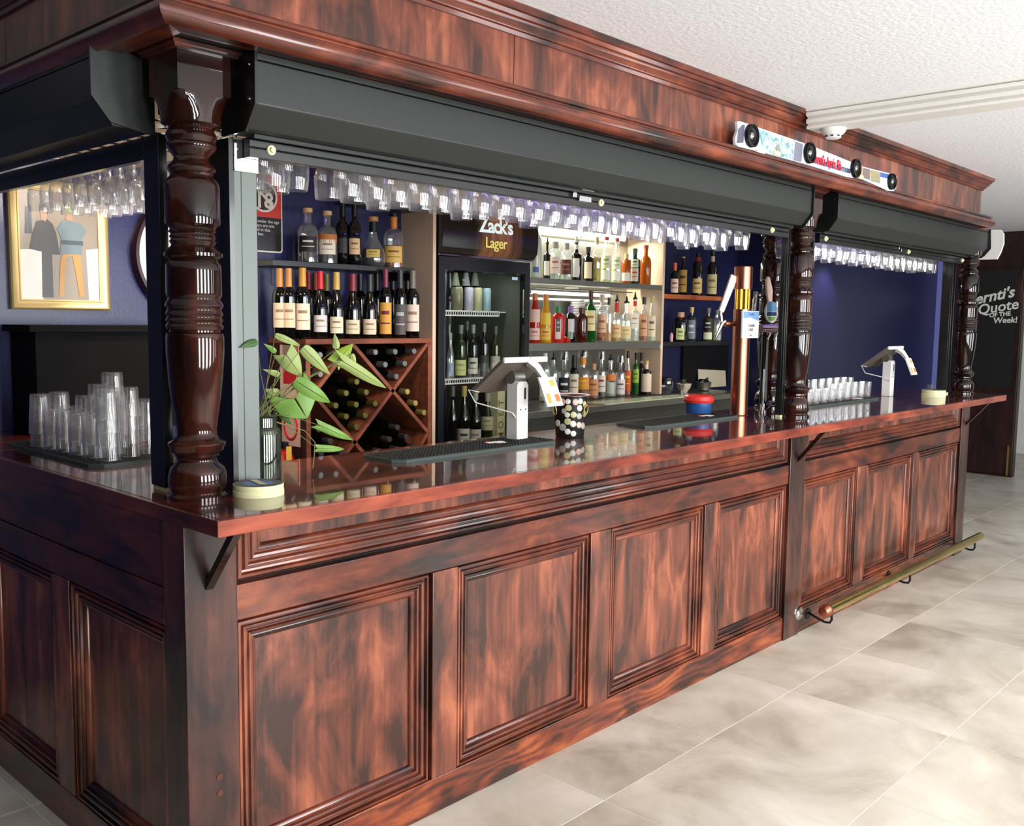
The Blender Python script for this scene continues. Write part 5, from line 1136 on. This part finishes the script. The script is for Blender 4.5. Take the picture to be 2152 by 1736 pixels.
# beer tower and taps
tx, ty = 4.44, 2.515
bt = thing('beer_tower', 'tall round copper beer tower with brass tubes and tap handles', 'beer tower', (tx, ty, ZT))
put('lower_pipe', MB().lathe([(0, 0), (.048, 0), (.045, .004), (.044, .55), (0, .55)], (tx, ty, ZT), 28), M['copper'], bt)
put('top_cap', MB().lathe([(0, .652), (.046, .652), (.047, .66), (.047, .765), (.043, .769), (0, .769)], (tx, ty, ZT), 28), M['copper'], bt)
for k in range(8):
    a = k*math.pi/4+.2; put('brass_tube', MB().tube([(tx+.032*math.cos(a), ty+.032*math.sin(a), ZT+.55), (tx+.032*math.cos(a), ty+.032*math.sin(a), ZT+.652)], .0095, 10), M['brass_tube'], bt)
d_ = Vector((-.88, .47, 0)).normalized() # to the left as seen from the room
c_ = Vector((tx, ty, ZT+.475))
put('tap', MB().tube([c_+d_*.04, c_+d_*.075, c_+d_*.08, c_+d_*.10], [.013, .012, .018, .016], 12), M['copper'], bt)
put('spout', MB().tube([c_+d_*.10+Vector((0, 0, .01)), c_+d_*.115, c_+d_*.13+Vector((0, 0, -.03)), c_+d_*.15+Vector((0, 0, -.07))], [.016, .014, .009, .008], 10), M['chrome'], bt)
hA = c_+d_*.125+Vector((0, 0, .06)); hB = c_+d_*.055+Vector((0, 0, .245))
sd = Vector((.47, .88, 0))
hh = MB(); wv = (hB-hA).normalized().cross(sd).normalized()
v = []
for p_, ww in ((hA, .014), (hB, .020)):
    v += [p_+wv*ww+sd*.007, p_-wv*ww+sd*.007, p_-wv*ww-sd*.007, p_+wv*ww-sd*.007]
hh.add(v, [(0, 1, 2, 3), (4, 5, 6, 7), (0, 1, 5, 4), (1, 2, 6, 5), (2, 3, 7, 6), (3, 0, 4, 7)])
put('tap_handle', hh, flat((232, 200, 180), .4), bt, smooth=0, bevel=.002, label='pale pink paddle handle')
put('handle_socket', MB().tube([c_+d_*.118+Vector((0, 0, .01)), hA], .008, 8), M['chrome'], bt)
# beer badge
bd = thing('tap_badge', 'rectangular blue and white snow mountain beer badge on the copper tower', 'badge', (4.50, 2.42, 1.53))
P0, P1, P2 = atY(1562, 653, 2.452), atY(1596, 654, 2.452), atY(1562, 711, 2.452)
bw, bh_ = P1.x-P0.x, P0.z-P2.z; x0, z0 = P0.x, P2.z
put('plate', MB().box(x0, x0+bw, 2.452, 2.462, z0, z0+bh_), flat((226, 228, 224), .3), bd, bevel=.0015)
put('sky_print', MB().prism('y', [(x0+.003, z0+bh_*.97), (x0+bw-.003, z0+bh_*.97), (x0+bw-.003, z0+bh_*.64), (x0+bw*.7, z0+bh_*.70), (x0+bw*.45, z0+bh_*.76), (x0+bw*.2, z0+bh_*.74), (x0+.003, z0+bh_*.72)], 2.4512, 2.4519), flat((120, 160, 206), .3), bd)
text('Canadian', .017, (x0+bw*.5, 2.4508, z0+bh_*.88), (1, 0, 0), (0, 0, 1), flat((60, 90, 140)), bd, ext=.0002, space=.9)
text('Canadian', .021, (x0+bw*.52, 2.4508, z0+bh_*.47), (1, .0, .0), (0, 0, 1), flat((120, 120, 110)), bd, ext=.0002, shear=.3, bold=.0006, space=.85)
text('Club', .024, (x0+bw*.48, 2.4508, z0+bh_*.32), (1, 0, 0), (0, 0, 1), flat((120, 120, 110)), bd, ext=.0002, shear=.3, bold=.0006)
text('- DRY -', .012, (x0+bw*.5, 2.4508, z0+bh_*.10), (1, 0, 0), (0, 0, 1), flat((70, 76, 80)), bd, ext=.0002)
put('stem', MB().tube([(x0+bw*.5, 2.458, z0+bh_*.55), (4.46, 2.475, z0+bh_*.5)], .008, 8), M['chrome'], bd)
put('chrome_rods', MB().tube([(x0+bw*.70, 2.466, z0+bh_), (x0+bw*.82, 2.466, z0+bh_+.10)], .006, 8).tube([(x0+bw*.86, 2.466, z0+bh_), (x0+bw*.98, 2.466, z0+bh_+.10)], .006, 8), M['chrome'], bd)
t2 = thing('tap_font', 'horizontal tap font with white paddle and oval badge behind the copper tower', 'tap', (4.72, 2.56, ZT))
q0, q1 = atY(1597, 690, 2.50), atY(1638, 690, 2.50)
put('font_bar', MB().tube([q0, (q0+q1)/2, q1], [.022, .026, .024], 14), plain('rosy_chrome', (190, 170, 178), .15, .9), t2)
for px in (1600, 1618, 1632):
    a, b = atY(px, 700, 2.50), atY(px-6, 716, 2.49); put('nozzle', MB().tube([a, b], [.008, .005], 8), M['chrome'], t2)
def flatpoly(pxs, y, th, mt, name, par): 
    pts = [(atY(a, b, y).x, atY(a, b, y).z) for a, b in pxs]; put(name, MB().prism('y', pts, y, y+th), mt, par, smooth=0)
flatpoly([(1611, 588), (1614, 581), (1618, 583), (1624, 610), (1622, 650), (1619, 652), (1613, 620)], 2.51, .01, flat((226, 196, 178), .4), 'paddle', t2)
flatpoly([(1620+13*math.cos(a)+5*math.cos(a)*0+2, 655+23*math.sin(a)+1) for a in [i*math.pi/10 for i in range(20)]], 2.49, .008, flat((220, 224, 220), .3), 'badge', t2)
flatpoly([(1622+10*math.cos(a), 650+14*math.sin(a)-3) for a in [i*math.pi/10 for i in range(10, 21)]]+[(1632, 655), (1612, 655)], 2.4885, .001, flat((110, 160, 200), .3), 'badge_sky', t2)
flatpoly([(1612, 656), (1632, 656), (1632, 664), (1612, 664)], 2.4885, .001, flat((40, 60, 100), .3), 'badge_band', t2)
flatpoly([(1613, 666), (1631, 666), (1626, 674), (1618, 674)], 2.4885, .001, flat((130, 170, 80), .3), 'badge_grass', t2)
put('upright', MB().tube([(q0.x+.10, 2.52, ZT), (q0.x+.10, 2.52, q0.z)], .02, 14), M['black_alu'], t2)
t3 = thing('water_tap', 'slim chrome water tap with a dark cylinder handle beside the tower', 'tap', (4.62, 2.47, ZT))
a, b = atZ(1602, 868, ZT), atY(1600, 770, 2.47)
put('pipe', MB().tube([(a.x, a.y, ZT), (a.x, a.y, ZT+.10), (a.x, a.y, ZT+.235)], [.007, .006, .004], 10), M['chrome'], t3)
put('collar', MB().lathe([(0, 0), (.02, 0), (.018, .01), (.012, .02), (.012, .05), (0, .05)], (a.x, a.y, ZT), 14), M['chrome'], t3)
put('handle', MB().tube([(a.x+.012, a.y-.01, ZT+.03), (a.x+.06, a.y-.005, ZT+.055)], .017, 14), plain('smoked_chrome', (90, 80, 86), .15, .9), t3)
# tub
tb = thing('tub', 'round blue tub with bright red rim behind the bar mat', 'tub', (4.22, 2.62, ZT)); ux, uy = 4.265, 2.70
tb.location = (ux, uy-.02, ZT)
put('tub_body', MB().lathe([(0, 0), (.058, 0), (.064, .012), (.067, .075), (0, .075)], (ux, 2.648, ZT), 32), flat((34, 74, 130), .35), tb)
put('rim', MB().lathe([(.060, .068), (.072, .066), (.078, .08), (.074, .098), (.060, .106), (.04, .104), (0, .1)], (ux, 2.648, ZT), 32), flat((200, 46, 40), .3), tb)
# back-counter oddments
ZB = 1.0305
sh_ = thing('straw_holder', 'clear holder packed with black straws on the back counter', 'holder', (6.25, 4.24, ZB))
p = atY(1377, 800, 4.24)
put('cup', MB().lathe([(0, 0), (.03, 0), (.034, .1)], (p.x, 4.24, ZB), 16), M['glass_tum'], sh_)
k_ = MB()
for i in range(46):
    a = random.uniform(0, 6.28); r_ = .03*math.sqrt(random.random()); k_.tube([(p.x+r_*math.cos(a)*.7, 4.24+r_*math.sin(a)*.7, ZB+.01), (p.x+r_*math.cos(a)*1.5, 4.24+r_*math.sin(a)*1.5, ZB+.2+random.uniform(-.01, .012))], .003, 5)
put('straws', k_, M['black'], sh_, kind='stuff')
p = atY(1400, 800, 4.22)
gl_ = thing('glass_bowl', 'rounded clear glass half full of black napkins on the back counter', 'bowl', (p.x, 4.22, ZB))
put('glass', MB().lathe([(0, 0), (.03, 0), (.05, .02), (.058, .06), (.056, .10), (.05, .125)], (p.x, 4.22, ZB), 22), M['glass_tum'], gl_)
put('contents', MB().lathe([(.02, .07), (.052, .075), (.056, .11), (.045, .13), (0, .135)], (p.x, 4.22, ZB), 18), M['black'], gl_)
p = atY(1437, 812, 4.20)
wb_ = thing('white_bowl', 'white ceramic bowl with small packets on the back counter', 'bowl', (p.x, 4.20, ZB))
put('bowl', MB().lathe([(0, 0), (.028, 0), (.03, .008), (.055, .045), (.062, .075), (.058, .075), (.05, .045), (.02, .012), (0, .012)], (p.x, 4.20, ZB), 24), flat((220, 206, 188), .35), wb_)
put('packet', MB().box(p.x-.05, p.x+.0, 4.18, 4.20, ZB+.06, ZB+.11), flat((70, 66, 50)), wb_)
p = atY(1478, 812, 4.20)
mb_ = thing('steel_bowl', 'steel mixing bowl with a strainer and juicer on top', 'bowl', (p.x, 4.20, ZB))
put('bowl', MB().lathe([(0, 0), (.04, 0), (.055, .01), (.064, .07), (.068, .075), (.062, .07), (.05, .012), (0, .01)], (p.x, 4.20, ZB), 26), M['steel'], mb_)
put('juicer', MB().tube([(p.x-.01, 4.19, ZB+.085), (p.x+.05, 4.2, ZB+.09), (p.x+.06, 4.2, ZB+.09)], [.011, .014, .02], 10), M['chrome'], mb_)
put('strainer', MB().lathe([(0, .075), (.03, .078), (.034, .085), (.02, .1), (0, .105)], (p.x-.045, 4.19, ZB), 14), M['chrome'], mb_)
cbp = [atY(1471, 776, 4.40), atY(1528, 779, 4.40), atY(1523, 819, 4.40), atY(1466, 816, 4.40)]
solo('cutting_board', MB().add([(q.x, 4.385+.03*(i < 2), q.z if i < 2 else ZB) for i, q in enumerate(cbp)]+[(q.x, 4.395+.03*(i < 2), q.z if i < 2 else ZB) for i, q in enumerate(cbp)], [(0, 1, 2, 3), (4, 5, 6, 7), (0, 1, 5, 4), (1, 2, 6, 5), (2, 3, 7, 6), (3, 0, 4, 7)]), flat((196, 186, 162), .5), 'cream cutting board leaning on the wall behind the steel bowl', 'cutting board', smooth=0, bevel=.003)
p = atY(1432, 822, 4.05)
solo('jigger', MB().lathe([(.02, 0), (.012, .035), (.01, .04), (.012, .045), (.022, .085)], (p.x, 4.05, ZB), 16), M['steel'], 'small steel jigger in front of the white bowl', 'jigger')
# ================================================================ snowboard sign on the canopy
def swirl(name, cols, sc=9):
    m_, nt, b = nodes(name); N, L = nt.nodes, nt.links
    g = N.new('ShaderNodeNewGeometry'); nz = N.new('ShaderNodeTexNoise'); nz.inputs['Scale'].default_value = sc; nz.inputs['Distortion'].default_value = 3; nz.inputs['Detail'].default_value = 3
    L.new(g.outputs['Position'], nz.inputs[0]); rp = N.new('ShaderNodeValToRGB'); e = rp.color_ramp.elements
    e[0].position = .3; e[0].color = (*lin(cols[0]), 1); e[1].position = .7; e[1].color = (*lin(cols[-1]), 1)
    for i, c in enumerate(cols[1:-1]): q = e.new(.3+.4*(i+1)/(len(cols)-1)); q.color = (*lin(c), 1)
    L.new(nz.outputs[0], rp.inputs[0]); L.new(rp.outputs[0], b.inputs['Base Color']); b.inputs['Roughness'].default_value = .3
    return m_
SY = 2.088
sbd = thing('snowboard_sign', 'painted snowboard sign with four round speakers on the canopy ledge', 'sign', (4.4, SY, 2.335))
def onb(pts, th, mt, name, lay=0, par=None):
    q = [atY(a, b, SY) for a, b in pts]; y = SY-.0007*lay
    return put(name, MB().prism('y', [(v_.x, v_.z) for v_ in q], y, y+th), mt, par or sbd, smooth=0)
dA = onb([(1549, 255), (1556, 255), (1702, 305), (1783, 338), (1800, 345), (1795, 374), (1780, 372), (1700, 347), (1610, 322), (1552, 308), (1546, 303), (1545, 290), (1551, 272)], .012, flat((206, 208, 216), .3), 'long_board')
dB = onb([(1812, 350), (1880, 367), (1885, 372), (1883, 396), (1877, 402), (1866, 401), (1812, 376)], .012, flat((214, 220, 232), .3), 'short_board')
onb([(1551, 272), (1560, 262), (1565, 262), (1562, 300), (1548, 301)], .0006, flat((92, 92, 110), .3), 'printed_patch', 1)
onb([(1588, 269), (1670, 296), (1666, 336), (1626, 325), (1584, 308)], .0006, swirl('teal_swirl_print', [(70, 130, 120), (150, 180, 190), (206, 216, 226), (110, 140, 180)], 12), 'printed_swirl', 1)
onb([(1671, 297), (1687, 303), (1684, 341), (1667, 337)], .0006, flat((120, 120, 136), .3), 'printed_patch', 1)
onb([(1703, 330), (1790, 356), (1786, 365), (1702, 341)], .0006, swirl('navy_mountain_print', [(40, 44, 70), (90, 96, 120), (190, 196, 206)], 16), 'printed_mountain', 1)
onb([(1568, 308), (1572, 303), (1605, 316), (1607, 324), (1590, 319)], .0012, flat((226, 228, 232), .4), 'car_cutout', 2)
onb([(1585, 314), (1590, 315), (1589, 318)], .0006, flat((200, 40, 40)), 'red_spot', 3)
onb([(1631, 305), (1636, 302), (1643, 330), (1630, 326)], .006, flat((140, 140, 128), .6), 'grey_fin', 4)
onb([(1812, 352), (1828, 356), (1828, 378), (1812, 374)], .0006, flat((120, 108, 100), .5), 'printed_patch', 1)
onb([(1829, 357), (1850, 362), (1850, 386), (1829, 381)], .0006, swirl('rosy_print', [(200, 60, 80), (150, 160, 90), (90, 120, 180)], 30), 'printed_swirl', 1)
onb([(1850, 362), (1880, 369), (1880, 378), (1850, 372)], .0006, flat((70, 100, 170), .4), 'printed_sky', 1)
onb([(1803, 346), (1812, 349), (1811, 378), (1800, 374)], .02, flat((176, 150, 118), .6), 'binding', 6)
for px, py, rr in ((1576, 286, .048), (1698, 322, .048), (1795, 354, .046), (1871, 382, .043)):
    q = atY(px, py, SY)
    sp_ = put('speaker', MB().lathe([(rr*.35, -.012), (rr*.5, -.006), (rr*.75, -.010), (rr*.85, -.02), (rr, -.018), (rr, 0)], (q.x, SY-.001, q.z), 24, 'y'), M['black'], sbd)
    put('speaker_dome', MB().lathe([(0, -.018), (rr*.2, -.016), (rr*.36, -.010)], (q.x, SY-.001, q.z), 16, 'y'), M['chrome'], sp_)
ta, tb_ = atY(1704, 333, SY-.002), atY(1776, 353, SY-.002)
text("Bernti's Apr\u00e8s Ski", .064, ((ta.x+tb_.x)/2-.012, SY-.003, (ta.z+tb_.z)/2+.004), (1, 0, (tb_.z-ta.z)/(tb_.x-ta.x)*.0), (0, 0, 1), flat((206, 24, 56), .4), sbd, bold=.001, xs=.66)
for px, py in ((1630, 334), (1806, 384)):
    q = atY(px, py, SY); put('ledge_bracket', MB().box(q.x-.03, q.x+.03, SY-.008, SY+.02, 2.334, 2.352), M['cream_pad'], sbd)
# soffit downlight fittings
for i, (x, y) in enumerate(DOWN):
    t = thing('downlight', 'small round warm downlight set in the canopy soffit %s' % ('above the plant', 'above the tablet', 'above the bar mat', 'past the middle column', 'near the far end')[i], 'lamp', (x, y, 2.215), 'soffit downlights')
    put('bezel', MB().lathe([(.03, .004), (.042, .0), (.045, .019), (.03, .019)], (x, y, 2.2155), 20), M['chrome'], t)
    put('bulb', MB().lathe([(0, .008), (.028, .010)], (x, y, 2.2155), 16), plain('lit_bulb', (255, 236, 200), .5, emis=(255, 226, 180), es=12), t)
